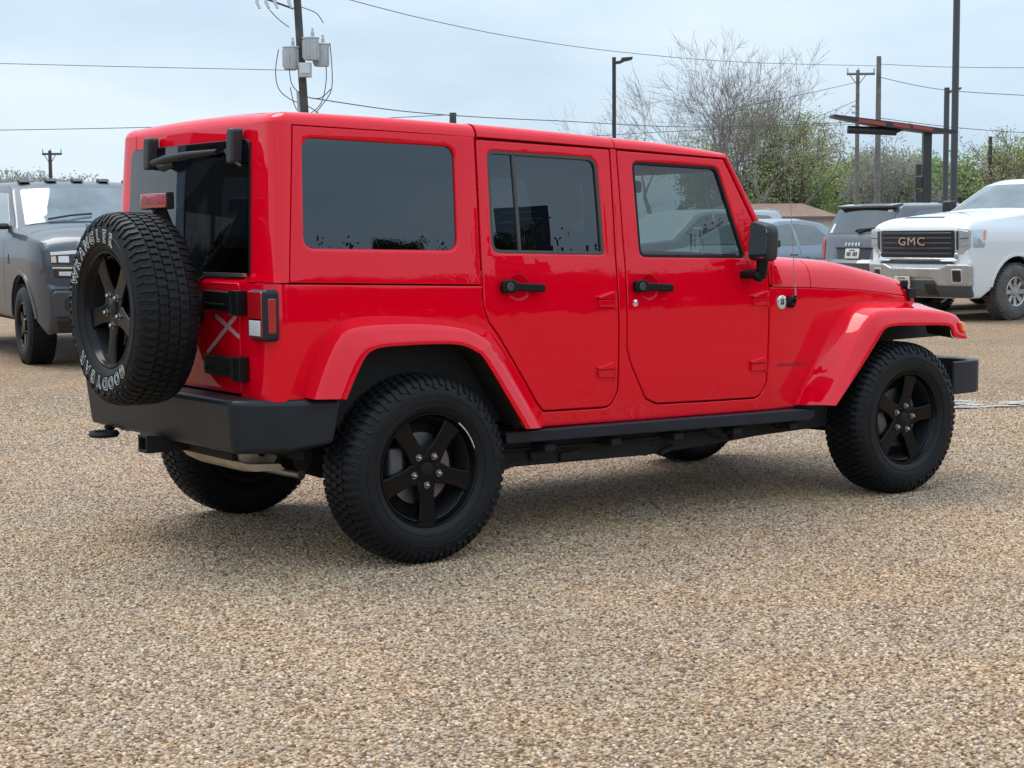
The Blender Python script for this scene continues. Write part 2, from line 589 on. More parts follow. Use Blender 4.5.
RDOOR = rpoly([(.346, 1.757, .012), (.345, 1.20, .3), (.346, 1.05, .1), (.372, .982, .05), (.42, .925, .05), (.635, .618, .03), (.672, .578, .03), (.735, .576, .02), (1.055, .570, .07), (1.094, .64, .06), (1.095, .92), (1.088, 1.234), (1.080, 1.731, .012)])
FDOOR = rpoly([(1.118, 1.728, .012), (1.141, 1.188), (1.143, .83, .05), (1.165, .765, .06), (1.262, .595, .06), (1.335, .566, .05), (1.695, .557), (1.99, .551, .06), (2.038, .62, .05), (2.043, .992), (2.043, 1.117), (2.028, 1.262), (1.952, 1.407), (1.776, 1.700, .012)])
QGLASS = rpoly([(-.485, 1.738, .05), (.236, 1.719, .05), (.229, 1.288, .05), (-.503, 1.305, .05)])
RGLASS = rpoly([(.404, 1.708, .035), (1.003, 1.688, .06), (1.023, 1.258, .02), (.405, 1.275, .05)])
FGLASS = rpoly([(1.209, 1.677, .035), (1.734, 1.660, .05), (1.894, 1.230, .02), (1.231, 1.245, .04)])

RF_ROOT = [(-.526, .719), (-.464, .885), (-.397, .985), (-.316, 1.022), (-.17, 1.028), (.023, 1.017), (.223, .988), (.344, .955), (.412, .915), (.627, .612), (.673, .524)]
RF_CRE = [(-.535, .719), (-.475, .862), (-.410, .962), (-.33, .991), (-.17, .996), (.023, .988), (.19, .962), (.285, .915), (.345, .850), (.545, .56), (.570, .524)]
RF_LIP = [(-.416, .716), (-.362, .82), (-.315, .890), (-.256, .914), (-.15, .919), (0, .918), (.129, .909), (.211, .879), (.270, .83), (.430, .60), (.478, .530)]
FF_ROOT = [(2.245, .500), (2.43, .754), (2.588, .924), (2.703, .984), (2.85, .993), (3.0, .988), (3.167, .980), (3.30, .968), (3.37, .950), (3.41, .905)]
FF_CRE = [(2.33, .503), (2.47, .700), (2.60, .880), (2.70, .946), (2.85, .957), (3.0, .952), (3.20, .934), (3.31, .912), (3.355, .885), (3.378, .845)]
FF_LIP = [(2.372, .500), (2.53, .660), (2.654, .792), (2.726, .866), (2.82, .881), (3.0, .876), (3.20, .868), (3.250, .848), (3.275, .803), (3.366, .789)]

body_out = [(-.60, 1.166), (-.60, .712), (-.50, .705)] + [(x + .045 * (x - .02) / math.hypot(x - .02, z - .46), z + .045 * (z - .46) / math.hypot(x - .02, z - .46)) for x, z in RF_LIP[1:-1]] + [(.53, .512), (1.2, .500), (2.27, .486)] + [(2.40, .62), (2.62, .86), (2.72, .93), (2.85, .955), (3.27, .94), (3.27, .998), (3.17, 1.011), (2.75, 1.054), (2.43, 1.071), (2.055, 1.087)]
_fd = inset(clean(FDOOR), -.0035); _rd = inset(clean(RDOOR), -.0035)
def run(poly, a, b):
    """vertices of a closed polygon from the one nearest a to the one nearest b (forward)"""
    n = len(poly)
    i = min(range(n), key=lambda k: (poly[k][0] - a[0]) ** 2 + (poly[k][1] - a[1]) ** 2)
    j = min(range(n), key=lambda k: (poly[k][0] - b[0]) ** 2 + (poly[k][1] - b[1]) ** 2)
    res = [poly[i]]
    while i != j:
        i = (i + 1) % n; res.append(poly[i])
    return res
# the door openings: walk them backwards, from the front hinge line round the bottom to the rear edge
fd = list(reversed(run(_fd, (1.118, 1.731), (2.043, 1.117))))
rd = list(reversed(run(_rd, (.346, 1.20), (1.08, 1.734))))
body_out += [(2.048, 1.083)] + fd + rd + [(.339, 1.136)]

GX = [-.62, -.5, .342, 1.1, 1.79]; GZ = [1.792, 1.789, 1.764, 1.734, 1.702]
def side_parts(s):
    f = SD(s)
    lab = None
    # body side below the glass
    mb = MB()
    mb.panel(body_out, f, r=.004, thick=.03, step=(.08, .045))
    # rear corner of the tub, from the side round to the tailgate
    rows = []
    for z in [.706 + (1.166 - .706) * k / 10 for k in range(11)]:
        w = hermite(z, ZS, WS)
        row = []
        for k in range(11):
            t = k / 10
            p0, p1, p2 = (-.598, w), (-.672, w), (-.674, w - .085)
            row.append(((1 - t) ** 2 * p0[0] + 2 * t * (1 - t) * p1[0] + t * t * p2[0], s * ((1 - t) ** 2 * p0[1] + 2 * t * (1 - t) * p1[1] + t * t * p2[1]), z))
        row.append((-.675, s * .62, z)); row.append((-.6755, s * .559, z)); row.append((-.65, s * .558, z))
        rows.append(row)
    mb.grid(rows, flip=(s < 0))
    # ledge on top of the tub corner
    top = rows[-1]
    mb.grid([top, [(p[0] + .055, p[1] * .93, p[2] + .003) for p in top]], flip=(s < 0))
    body = mb.build('body_side', RED, jeep, smooth=38, wn=True)
    # hardtop side with the opening of the rear side window
    h_out = rpoly([(-.526, 1.785), (-.575, 1.172), (.338, 1.142, .0), (.338, 1.764)])
    mb = MB()
    mb.panel(h_out, f, holes=[QGLASS], r=.004, hr=.014, thick=.03, step=(.07, .05))
    # corner of the hardtop
    rows = []
    for k in range(15):
        z = lerp(1.172, 1.802, k / 14)
        w = hermite(z, ZS, WS); xs = lerp(-.578, -.529, k / 14); xr = lerp(-.632, -.602, k / 14)
        row = [(xs + .004, s * (w - .02), z), (xs, s * (w - .003), z), (xs - .004, s * w, z)]
        for q in range(1, 13):
            t = q / 12
            p0, p1, p2 = (xs - .004, w), (xr - .002, w - .004), (xr, w - .12)
            row.append(((1 - t) ** 2 * p0[0] + 2 * t * (1 - t) * p1[0] + t * t * p2[0], s * ((1 - t) ** 2 * p0[1] + 2 * t * (1 - t) * p1[1] + t * t * p2[1]), z))
        row += [(xr - .001, s * .60, z), (xr - .001, s * .555, z), (xr + .03, s * .550, z)]
        rows.append(row)
    mb.grid(rows, flip=(s < 0))
    ht = mb.build('hardtop_side', RED, jeep, smooth=38, wn=True)
    g = MB()
    g.panel(inset(clean(QGLASS), -.004), SD(s, -.016), r=0, thick=.0, step=(.1, .08))
    g.build('quarter_window', PRIV, ht)
    # doors
    for nm, out_, hole, hx in (('rear_door', RDOOR, RGLASS, (.425, 1.131)), ('front_door', FDOOR, FGLASS, (1.166, 1.113))):
        mb = MB()
        cup = [(hx[0] + .112 + .052 * math.cos(a), hx[1] - .004 + .050 * math.sin(a)) for a in [2 * math.pi * k / 28 for k in range(28)]]
        mb.panel(inset(clean(out_), .0035), f, holes=[hole, cup], r=.006, hr=.009, thick=.03, step=(.07, .045))
        door = mb.build(nm, RED, jeep, smooth=38, wn=True)
        cb = MB()
        y0 = WX(hx[0] + .11, hx[1])
        cb.lathe([(.054, s * (y0 - .0055)), (.048, s * (y0 - .009)), (.036, s * (y0 - .016)), (.02, s * (y0 - .020)), (.001, s * (y0 - .021))], n=28, c=(hx[0] + .112, 0, hx[1] - .004))
        cb.build('handle_cup', RED, door, recalc=True)
        se = MB()
        se.panel(inset(clean(hole), -.003), SD(s, -.004), holes=[inset(clean(hole), .013)], r=.003, thick=.014, step=(.1, .08))
        se.build('window_seal', SEALGREY if nm == 'rear_door' else SEAL, door, wn=True)
        if nm == 'rear_door':
            d = MB()
            d.panel([(.535, 1.70), (.550, 1.28), (.566, 1.28), (.551, 1.70)], SD(s, -.006), r=.003, thick=.012, step=(.2, .08))
            d.build('window_divider', SEALGREY, door)
        g = MB()
        g.panel(inset(clean(hole), .008), SD(s, -.015), r=0, thick=0, step=(.1, .08))
        g.build('window_pane', PRIV if nm == 'rear_door' else CLEAR, door)
        # handle: paddle with a round push button
        hb = MB()
        x0, z0 = hx
        fz = lambda x: z0 - (x - x0) * .045
        yb = lambda x: WX(x, z0)
        hb.prism(rpoly([(x0 + .0, z0 - .026, .02), (x0 + .065, z0 - .029, .02), (x0 + .075, fz(x0 + .08) - .017, .006), (x0 + .228, fz(x0 + .228) - .019, .012), (x0 + .229, fz(x0 + .229) + .016, .012), (x0 + .075, fz(x0 + .08) + .019, .006), (x0 + .06, z0 + .030, .02), (x0 + .0, z0 + .026, .02)]),
                 lambda a, b, d: (a, s * (yb(a) + d), b), .012, .040)
        for xx in (x0 + .035, x0 + .20):
            hb.box((xx, s * (yb(xx) + .008), fz(xx)), (.035, .02, .03))
        hd = hb.build('door_handle', PLASTIC, door, bevel=.006)
        pb = MB()
        pb.lathe([(.018, s * (yb(x0) + .038)), (.018, s * (yb(x0) + .046)), (.013, s * (yb(x0) + .048)), (.012, s * (yb(x0) + .045)), (.001, s * (yb(x0) + .045))], n=20, c=(x0 + .034, 0, z0))
        pb.build('push_button', SEALGREY, door, recalc=True)
        if nm == 'front_door' and s < 0:
            lk = MB()
            lk.lathe([(.016, s * (yb(x0) - .001)), (.016, s * (yb(x0) + .004)), (.001, s * (yb(x0) + .006))], n=18, c=(x0 + .025, 0, z0 - .076))
            lk.build('key_lock', CHROME, door, recalc=True)
    # rubber strips behind the roof gutter and the bonnet seam
    gt = MB()
    top_ = [(x, hermite(x, GX, GZ) + .016) for x in [-.51, -.2, .1, .4, .7, 1.0, 1.3, 1.6, 1.775]]
    gt.panel(top_ + [(x, z - .055) for x, z in reversed(top_)], SD(s, -.022), r=0, thick=.02, step=(.2, .1))
    top_ = [(x, interp(x, [2.05, 2.43, 2.75, 3.17, 3.28], [1.088, 1.071, 1.054, 1.011, .997]) + .02) for x in [2.06, 2.3, 2.6, 2.9, 3.15, 3.25]]
    gt.panel(top_ + [(x, z - .06) for x, z in reversed(top_)], SD(s, -.016), r=0, thick=.02, step=(.2, .1))
    gt.build('weather_strip', SEAL, jeep)
    # hinges, painted
    for x0, z0 in ((.958, 1.084), (.956, .768), (1.914, 1.061), (1.906, .746)):
        hb = MB()
        hb.panel(rpoly([(x0, z0 - .012, .004), (x0 + .10, z0 + .012, .004), (x0 + .105, z0 - .022, .003), (x0 + .012, z0 - .022, .003)]), SD(s, .020), r=.004, thick=.022, step=(.2, .2))
        hb.panel(rpoly([(x0 + .012, z0 - .026, .003), (x0 + .103, z0 - .026, .003), (x0 + .104, z0 - .062, .004), (x0 + .014, z0 - .058, .004)]), SD(s, .013), r=.004, thick=.015, step=(.2, .2))
        hb.tube([(x0 + .112, s * (WX(x0, z0) + .006), z0 + .012), (x0 + .112, s * (WX(x0, z0) + .006), z0 - .066)], .008, 10)
        hb.build('door_hinge', RED, jeep, smooth=35, wn=True)
    # windscreen pillar
    mb = MB()
    mb.panel([(1.798, 1.722), (1.998, 1.407), (2.092, 1.20), (2.056, 1.092), (2.049, 1.12), (2.035, 1.262), (1.960, 1.407), (1.785, 1.702)], f, r=.008, thick=.085, step=(.3, .05))
    mb.build('windscreen_pillar', RED, jeep, smooth=38, wn=True)
    mb = MB()
    mb.panel(rpoly([(2.058, 1.205, .006), (2.088, 1.192, .01), (2.135, 1.10, .01), (2.060, 1.096, .006)]), SD(s, .010), r=.004, thick=.02, step=(.3, .3))
    for bx, bz_ in ((2.075, 1.165), (2.095, 1.115)):
        mb.tube([(bx, s * (WX(bx, bz_) + .008), bz_), (bx, s * (WX(bx, bz_) + .016), bz_)], .008, 8)
    mb.build('windscreen_hinge', RED, jeep, wn=True)
    # flares
    for nm, A, B, Cc, ya in (('rear', RF_ROOT, RF_CRE, RF_LIP, lambda x: hermite(.9, ZS, WS) - .002), ('front', FF_ROOT, FF_CRE, FF_LIP, lambda x: WX(x, .95) - .01)):
        a, b, c = catmull(A, 5), catmull(B, 5), catmull(Cc, 5)
        rows = []
        for p, q, l in zip(a, b, c):
            p3 = Vector((p[0], -ya(p[0]), p[1])); q3 = Vector((q[0], -.903, q[1])); l3 = Vector((l[0], -.936, l[1]))
            row = [p3 + Vector((0, .03, -.004)), p3]
            for t in (.15, .35, .55, .75, .9):
                row.append(p3.lerp(q3, t))
            for t in (0, .2, .4, .6, .8, 1):     # rounded crease
                s0 = p3.lerp(q3, .9); e0 = q3.lerp(l3, .35)
                row.append(s0 * (1 - t) ** 2 + q3 * 2 * t * (1 - t) + e0 * t * t) if t > 0 else None
            for t in (.55, .75, .92):
                row.append(q3.lerp(l3, t))
            ctr = Vector((0 if nm == 'rear' else 2.947, -.9, .42))
            inn = (ctr - l3); inn.y = 0
            inn.normalize()
            row.append(l3 + Vector((0, .006, 0)) + inn * .006)
            row.append(l3 + Vector((0, .020, 0)) + inn * .004)
            rows.append([(v.x, v.y * (1 if s < 0 else -1), v.z) for v in row])
        und = []
        for rw, l in zip(rows, c):
            a_ = Vector(rw[-1]); inn = Vector(((0 if nm == 'rear' else 2.947) - l[0], 0, .42 - l[1])).normalized()
            und.append([tuple(a_ + inn * .004), tuple(a_ + inn * .004 + Vector((0, -s * .02, 0))), tuple(a_ + Vector((0, -s * .17, 0)) - inn * .012)])
        lb_ = MB(); lb_.grid(und, flip=(s > 0))
        mb = MB()
        mb.grid(rows, flip=(s > 0))
        for e, rv in ((0, s < 0), (-1, s > 0)):
            n0 = len(mb.v); mb.v += rows[e]
            idx = tuple(n0 + k for k in range(len(rows[e])))
            mb.f.append(tuple(reversed(idx)) if rv else idx)
        fl = mb.build('fender_flare', RED, jeep, smooth=45, wn=True)
        lb_.build('flare_liner', DARK, fl)
        if nm == 'front':
            lm = MB()
            lm.panel(rpoly([(3.312, .880, .01), (3.352, .868, .01), (3.362, .822, .01), (3.322, .822, .01)]), lambda x, z, d: (x + (.936 - .93) + .004, s * (.937 - (z - .80) * .18 + .004 - d - (x - 3.31) * .1), z), r=.004, thick=.02, step=(.2, .2))
            lm.build('marker_lamp', LENSO, fl)
    mb = MB()
    mb.prism([(2.60, .80), (2.70, .765), (3.56, .775), (3.60, .80), (3.56, .90), (3.30, .97), (2.60, .99)], lambda a, b, d: (a, s * d, b), .555, .585)
    mb.build('inner_fender', DARK, jeep)
    # rock rail under the doors
    mb = MB()
    rail = [(.438, .457), (2.30, .424), (2.335, .440), (2.335, .476), (2.20, .484), (.438, .508)]
    mb.prism(rpoly([(a, b, .008) for a, b in rail]), lambda a, b, d: (a, s * d, b), .70, .832)
    mb.build('rock_rail', BUMPER, jeep, bevel=.014, bseg=3)
    # mirror
    mb = MB()
    mb.prism(rpoly([(.0, 1.220, .03), (.150, 1.213, .04), (.158, 1.385, .05), (.015, 1.410, .03)]), lambda a, b, d: (1.845 + d - .03 * a, s * (.842 + a - d * .12), b), 0, .080)
    mr = mb.build('side_mirror', GREYM, jeep, bevel=.028, bseg=4)
    mb = MB()
    mb.prism(rpoly([(.018, 1.238, .02), (.135, 1.230, .03), (.143, 1.372, .03), (.03, 1.395, .02)]), lambda a, b, d: (1.842 + d - .03 * a, s * (.842 + a), b), 0, .004)
    mb.build('mirror_glass', MIRRORG, mr)
    mb = MB()
    mb.tube([(1.895, s * .90, 1.23), (1.895, s * .895, 1.17), (1.90, s * .86, 1.145)], [.030, .027, .028], 12)
    mb.prism(rpoly([(1.845, 1.135, .015), (1.925, 1.130, .02), (1.925, 1.185, .02), (1.85, 1.165, .015)]), lambda a, b, d: (a, s * d, b), .785, .905)
    mb.build('mirror_arm', PLASTIC, mr, bevel=.012, bseg=3)
    # tail lamp
    mb = MB()
    mb.box((-.668, s * .745, 1.046), (.070, .137, .202))
    tl = mb.build('tail_light', BUMPER, jeep, bevel=.016, bseg=3)
    mb = MB()
    mb.panel(rpoly([(s * .682, .958, .008), (s * .796, .958, .008), (s * .796, 1.140, .008), (s * .682, 1.140, .008)]), lambda a, b, d: (-.7065 + d, a, b), holes=[[(s * .689, .964), (s * .789, .964), (s * .789, 1.030), (s * .689, 1.030)]], r=.004, thick=.012, step=(.1, .1))
    mb.panel(rpoly([(-.686, .978, .006), (-.652, .976, .006), (-.652, 1.112, .006), (-.686, 1.114, .006)]), lambda a, b, d: (a, s * (.8165 - d), b), r=.003, thick=.01, step=(.1, .1))
    mb.build('red_lens', LENSR, tl)
    mb = MB()
    mb.panel([(s * .691, .966), (s * .787, .966), (s * .787, 1.028), (s * .691, 1.028)], lambda a, b, d: (-.7075 + d, a, b), r=.003, thick=.01, step=(.1, .1))
    mb.build('reversing_lens', LENSW, tl)
    # wheel housing liner (dark)
    for cx, rr, aa, yo in ((0.02, .53, 0, .755), (2.90, .58, 1.15, .60)):
        mb = MB()
        mb.lathe([(rr, s * yo), (rr, s * .42), (.02, s * .42)], n=24, c=(cx, 0, .46), a0=aa, a1=math.pi)
        mb.build('wheel_housing', DARK, jeep)
for s in (-1, 1):
    side_parts(s)

# roof in three sections
HX = [-.62, -.5, -.08, .37, .77, 1.14, 1.38, 1.70, 1.80]; HZ = [1.841, 1.841, 1.834, 1.818, 1.800, 1.780, 1.766, 1.738, 1.727]
def roof_piece(name, x0, x1, rear=False, off=0.0):
    n = 14
    ch = [(lerp(x1, x0 if not rear else -.529, k / n), -.7505 - off) for k in range(n + 1)]
    nor = [(0, 1)] * len(ch)
    if rear:
        p0, p1, p2 = Vector((-.529, -.7505)), Vector((-.604, -.747)), Vector((-.602, -.63))
        for q in range(1, 11):
            t = q / 10
            p = p0 * (1 - t) ** 2 + p1 * 2 * t * (1 - t) + p2 * t * t
            d = ((p1 - p0) * 2 * (1 - t) + (p2 - p1) * 2 * t).normalized()
            ch.append((p.x, p.y)); nor.append((-d.y, d.x) if -d.y > -2 else None)
        ch.append((-.602, -.56)); nor.append((1, 0))
        nor = [(abs(a), abs(b)) for a, b in nor]
    K = 6
    lev = [(.058 * (1 - math.cos(a)), math.sin(a)) for a in [math.pi / 2 * k / K for k in range(K + 1)]]
    rows = []
    for (x, y), (nx, ny) in zip(ch, nor):
        zg = hermite(x, GX, GZ) + off * .3; zr = hermite(x, HX, HZ) + off * .5
        R_ = [(x + nx * i, y + ny * i, zg + (zr - zg) * h) for i, h in lev]
        xt, yt = R_[-1][0], R_[-1][1]
        row = [(x + nx * .012, y + ny * .012, zg - .004)] + R_
        for k in range(1, 16):
            v = lerp(yt, -yt, k / 16)
            row.append((xt, v, zr + .011 * (1 - (v / yt) ** 2)))
        row += [(p[0], -p[1], p[2]) for p in reversed([row[0]] + R_)]
        rows.append(row)
    mb = MB()
    mb.grid(rows, flip=True)
    if rear:
        hdr = []
        for i, h in lev:
            zg, zr = hermite(-.6, GX, GZ), hermite(-.6, HX, HZ)
            hdr.append([(-.602 + i, v, zg + (zr - zg) * h + (.011 * (1 - (v / .56) ** 2)) * h) for v in [lerp(-.56, .56, k / 16) for k in range(17)]])
        hdr.insert(0, [(lerp(-.632, -.602, (1.735 - 1.172) / .618), p[1], 1.728) for p in hdr[0]])
        hdr.insert(0, [(p[0] + .03, p[1], p[2]) for p in hdr[0]])
        mb.grid(hdr)
    # turned-down lip at the section ends so the seam has depth
    for e in ((0, -1) if not rear else (0,)):
        sg = -.004 if e == 0 else .004
        mb.grid([rows[e], [(p[0] + sg * .5, p[1] * .995, p[2] - .02) for p in rows[e]]])
    return mb.build(name, RED, jeep, smooth=45, recalc=True, wn=True)
roof_piece('hardtop_roof', .345, .343, True)
roof_piece('roof_panel', .349, 1.103, off=.006)
roof_piece('roof_panel', 1.108, 1.792, off=.006)
# inner lining
mb = MB()
mb.grid([[(x, y, 1.755 - .03 * (x + .55) / 2.3 + .02 * (1 - (y / .7) ** 2)) for y in (-.70, -.5, -.25, 0, .25, .5, .70)] for x in (-.585, 0, .5, 1.0, 1.5, 1.78)])
for s in (-1, 1):   # inside of the hardtop sides, round the window openings
    mb.panel(rpoly([(-.575, 1.76), (-.590, 1.18), (.335, 1.15), (.335, 1.755)]), SD(s, -.034), holes=[inset(clean(QGLASS), -.012)], r=.003, thick=.008, step=(.15, .08))
mb.build('headliner', HEADL, jeep, recalc=True)

# windscreen frame, pane, cowl, bonnet, grille
mb = MB()
mb.prism([(1.780, 1.708), (1.800, 1.722), (1.852, 1.645), (1.822, 1.640)], lambda a, b, d: (a, d, b), -.70, .70)
mb.prism([(2.035, 1.235), (2.085, 1.215), (2.10, 1.185), (2.05, 1.185)], lambda a, b, d: (a, d, b), -.74, .74)
wf = mb.build('windscreen_frame', RED, jeep, bevel=.006)
mb = MB()
mb.grid([[(lerp(1.83, 2.062, t), y * lerp(.655, .70, t), lerp(1.655, 1.228, t)) for y in (-1, -.5, 0, .5, 1)] for t in (0, .25, .5, .75, 1)], flip=True)
mb.build('windscreen', CLEAR, wf)

def hood_sec(x, zt):
    w = WX(x, 1.06); zs = interp(x, [2.05, 2.43, 2.75, 3.17, 3.28], [1.088, 1.071, 1.054, 1.011, .997])
    h = zt - zs
    half = [(-w, zs + .003), (-(w - .003), zs + h * .22), (-(w - .013), zs + h * .5), (-(w - .035), zs + h * .74), (-(w - .075), zs + h * .90), (-(w - .13), zs + h * .975), (-(w - .22), zs + h * 1.0), (-.40, zs + h * 1.02), (-.2, zs + h * 1.07), (0, zs + h * 1.09)]
    pts = half + [(-a, b) for a, b in reversed(half[:-1])]
    return [(x, a, b) for a, b in pts]
HT = lambda x: hermite(x, [2.05, 2.367, 2.622, 2.798, 3.024, 3.20, 3.275], [1.243, 1.226, 1.208, 1.183, 1.142, 1.105, 1.078])
mb = MB()
secs = [hood_sec(2.062 + (2.362 - 2.062) * k / 6, HT(2.062 + .3 * k / 6)) for k in range(7)]
mb.grid(secs, flip=True)
mb.grid([secs[-1], [(p[0], p[1] * .99, p[2] - .02) for p in secs[-1]]], flip=True)
mb.build('cowl_panel', RED, jeep, smooth=50, wn=True)
mb = MB()
xs_ = [2.368 + (3.262 - 2.368) * k / 22 for k in range(23)]
secs = [hood_sec(x, HT(x)) for x in xs_]
secs.append([(3.277, p[1] * .985, p[2] - .012) for p in secs[-1]])
secs.append([(3.282, p[1] * .97, p[2] - .035) for p in secs[-2]])
mb.grid(secs, flip=True)
mb.grid([secs[0], [(p[0], p[1] * .99, p[2] - .02) for p in secs[0]]], flip=True)
bon = mb.build('bonnet', RED, jeep, smooth=50, wn=True)
for s in (-1, 1):
    mb = MB()
    yl = WX(3.2, 1.06) + .004
    mb.prism(rpoly([(3.165, 1.045, .008), (3.215, 1.045, .008), (3.222, 1.085, .012), (3.17, 1.092, .008)]), lambda a, b, d: (a, s * (yl - .022 + d), b), 0, .016)
    mb.tube([(3.195, s * yl, 1.06), (3.205, s * (yl + .008), 1.01), (3.215, s * (yl + .004), .985)], .008, 8)
    mb.build('bonnet_latch', PLASTIC, bon, bevel=.003)
mb = MB()
holes = [rpoly([(y - .028, .70, .02), (y + .028, .70, .02), (y + .028, .99, .02), (y - .028, .99, .02)]) for y in [-.27 + .09 * k for k in range(7)]]
mb.panel(rpoly([(-.48, .60, .05), (.48, .60, .05), (.52, .90, .1), (.655, .95, .03), (.655, 1.03, .06), (-.655, 1.03, .06), (-.655, .95, .03), (-.52, .90, .1)]), lambda a, b, d: (3.325 - .04 * (a / .65) ** 2 - d - max(0, b - .95) * .2, a, b), holes=holes, r=.014, thick=.06, step=(.12, .1))
gr = mb.build('grille', RED, jeep, wn=True)
for s in (-1, 1):
    mb = MB()
    mb.lathe([(.095, 3.305), (.092, 3.325), (.06, 3.338), (.001, 3.342)], n=28, axis='x', c=(0, s * .45, .88))
    mb.build('headlight', LENSW, gr)
mb = MB()
mb.box((3.20, 0, .82), (.02, 1.0, .4))
mb.box((3.245, -.655, 1.02), (.05, .03, .05))
mb.build('radiator', DARK, jeep)
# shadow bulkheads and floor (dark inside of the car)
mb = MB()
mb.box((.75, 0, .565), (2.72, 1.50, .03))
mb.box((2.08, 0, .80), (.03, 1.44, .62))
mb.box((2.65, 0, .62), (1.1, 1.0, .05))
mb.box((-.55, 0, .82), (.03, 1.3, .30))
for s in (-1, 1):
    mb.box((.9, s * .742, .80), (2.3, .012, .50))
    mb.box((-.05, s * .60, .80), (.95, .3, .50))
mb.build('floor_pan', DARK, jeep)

# tailgate, glass and its hardware
mb = MB()
mb.panel(rpoly([(-.5535, .722, .02), (.5535, .722, .02), (.5535, 1.168, .02), (-.5535, 1.168, .02)]), lambda a, b, d: (-.676 + d, a, b), r=.005, thick=.04, step=(.1, .1))
mb.prism([(-.672, 1.158), (-.672, 1.170), (-.636, 1.192), (-.61, 1.192), (-.61, 1.158)], lambda a, b, d: (a, d, b), -.552, .552)
tg = mb.build('tailgate', RED, jeep, wn=True)
for z0, yk in ((1.094, 0), (.830, -.004)):
    mb = MB()
    mb.prism(rpoly([(-.29, z0 - .036, .01), (-.56, z0 - .042, .008), (-.56, z0 + .036, .008), (-.29, z0 + .042, .01)]), lambda a, b, d: (-.678 - d, a, b), 0, .030)
    mb.box((-.700, -.595 + yk, z0 - .003), (.044, .062, .098))
    mb.tube([(-.712, -.564 + yk, z0 + .045), (-.712, -.564 + yk, z0 - .05)], .014, 12)
    mb.tube([(-.708, -.32, z0 - .012), (-.708, -.50, z0 - .014)], .006, 6)
    mb.build('tailgate_hinge', PLASTIC, tg, bevel=.006)
mb = MB()
for (a0, b0), (a1, b1), w_ in (((-.345, 1.032), (-.555, .952), .0105), ((-.530, 1.038), (-.262, .874), .0105)):
    v = Vector((a1 - a0, b1 - b0)).normalized(); n = Vector((-v.y, v.x)) * w_
    q = [(a0 + n.x, b0 + n.y), (a1 + n.x * .8, b1 + n.y * .8), (a1 - n.x * .8, b1 - n.y * .8), (a0 - n.x, b0 - n.y)]
    mb.prism(q, lambda u, v, d: (-.6775 - d, u, v), 0, .0012 + w_ * .02 * (a0 < -.4))
mb.build('cross_decal', DECAL, tg)
XR = lambda z: lerp(-.632, -.602, (z - 1.172) / .618)
mb = MB()
go = rpoly([(-.570, 1.205, .02), (.612, 1.205, .02), (.585, 1.738, .05), (-.548, 1.738, .05)])
mb.panel(go, lambda a, b, d: (XR(b) - .012 + d - .012 * (1 - (a / .57) ** 2), a, b), r=0, thick=0, step=(.1, .1))
rg = mb.build('rear_window', REARG, jeep)
mb = MB()
mb.panel(inset(clean(go), -.004), lambda a, b, d: (XR(b) - .008 + d - .012 * (1 - (a / .57) ** 2), a, b), holes=[inset(clean(go), .014)], r=.002, thick=.012, step=(.1, .1))
mb.build('window_frame', SEAL, rg)
mb = MB()
mb.box((-.652, 0, 1.199), (.02, 1.12, .014))
mb.build('window_strip', STEEL, rg)
for y in (-.480, .315):
    mb = MB()
    mb.prism(rpoly([(y - .025, 1.645, .012), (y + .025, 1.645, .012), (y + .028, 1.785, .02), (y - .028, 1.785, .02)]), lambda a, b, d: (XR(b) - .012 - d, a, b), 0, .052)
    mb.build('glass_hinge', GREYM, rg, bevel=.016, bseg=3)
mb = MB()   # wiper: motor housing and arm across the top of the glass
mb.tube([(-.66, .26, 1.672), (-.675, .10, 1.680), (-.672, -.10, 1.690), (-.66, -.36, 1.696)], [.015, .020, .017, .011], 10)
mb.tube([(-.67, .02, 1.660), (-.67, .13, 1.650), (-.66, .20, 1.660)], [.012, .02, .012], 10)
mb.tube([(-.655, -.42, 1.70), (-.655, -.46, 1.665), (-.655, -.56, 1.63)], .007, 6)
mb.build('rear_wiper', PLASTIC, rg)
# high brake lamp on a stalk above the spare wheel
mb = MB()
mb.tube([(-.68, -.17, 1.18), (-.80, -.18, 1.35), (-.84, -.185, 1.47)], [.045, .04, .03], 10)
mb.box((-.848, -.185, 1.500), (.032, .262, .070))
bl = mb.build('brake_light', PLASTIC, jeep, bevel=.006)
mb = MB()
mb.panel(rpoly([(-.305, 1.470, .006), (-.062, 1.470, .006), (-.062, 1.530, .006), (-.305, 1.530, .006)]), lambda a, b, d: (-.8665 + d, a, b), r=.003, thick=.01, step=(.1, .1))
mb.build('red_lens', LENSR, bl)

# rear bumper
pl = [(-.802, -.70), (-.745, -.742), (-.58, -.818), (-.40, -.888), (-.40, -.80), (-.55, -.74), (-.66, -.60), (-.66, .60), (-.55, .74), (-.40, .80), (-.40, .900), (-.60, .878), (-.745, .825), (-.80, .755), (-.806, .30), (-.806, -.30)]
mb = MB()
def bz(x, y, d):
    k = max(0, min(1, (x + .80) / .40)) if abs(y) > .66 else 0
    lo = .500 + (.03 if x > -.42 else 0)
    return (x + (.02 if d == 0 else 0) + (-.05 * k if d == 0 and abs(y) > .7 else 0), y * (.975 if d == 0 else 1), (.715 - k * .006) if d else lo)
mb.prism(pl, bz, 0, 1)
rb = mb.build('rear_bumper', BUMPER, jeep, bevel=.022, bseg=3, recalc=True)
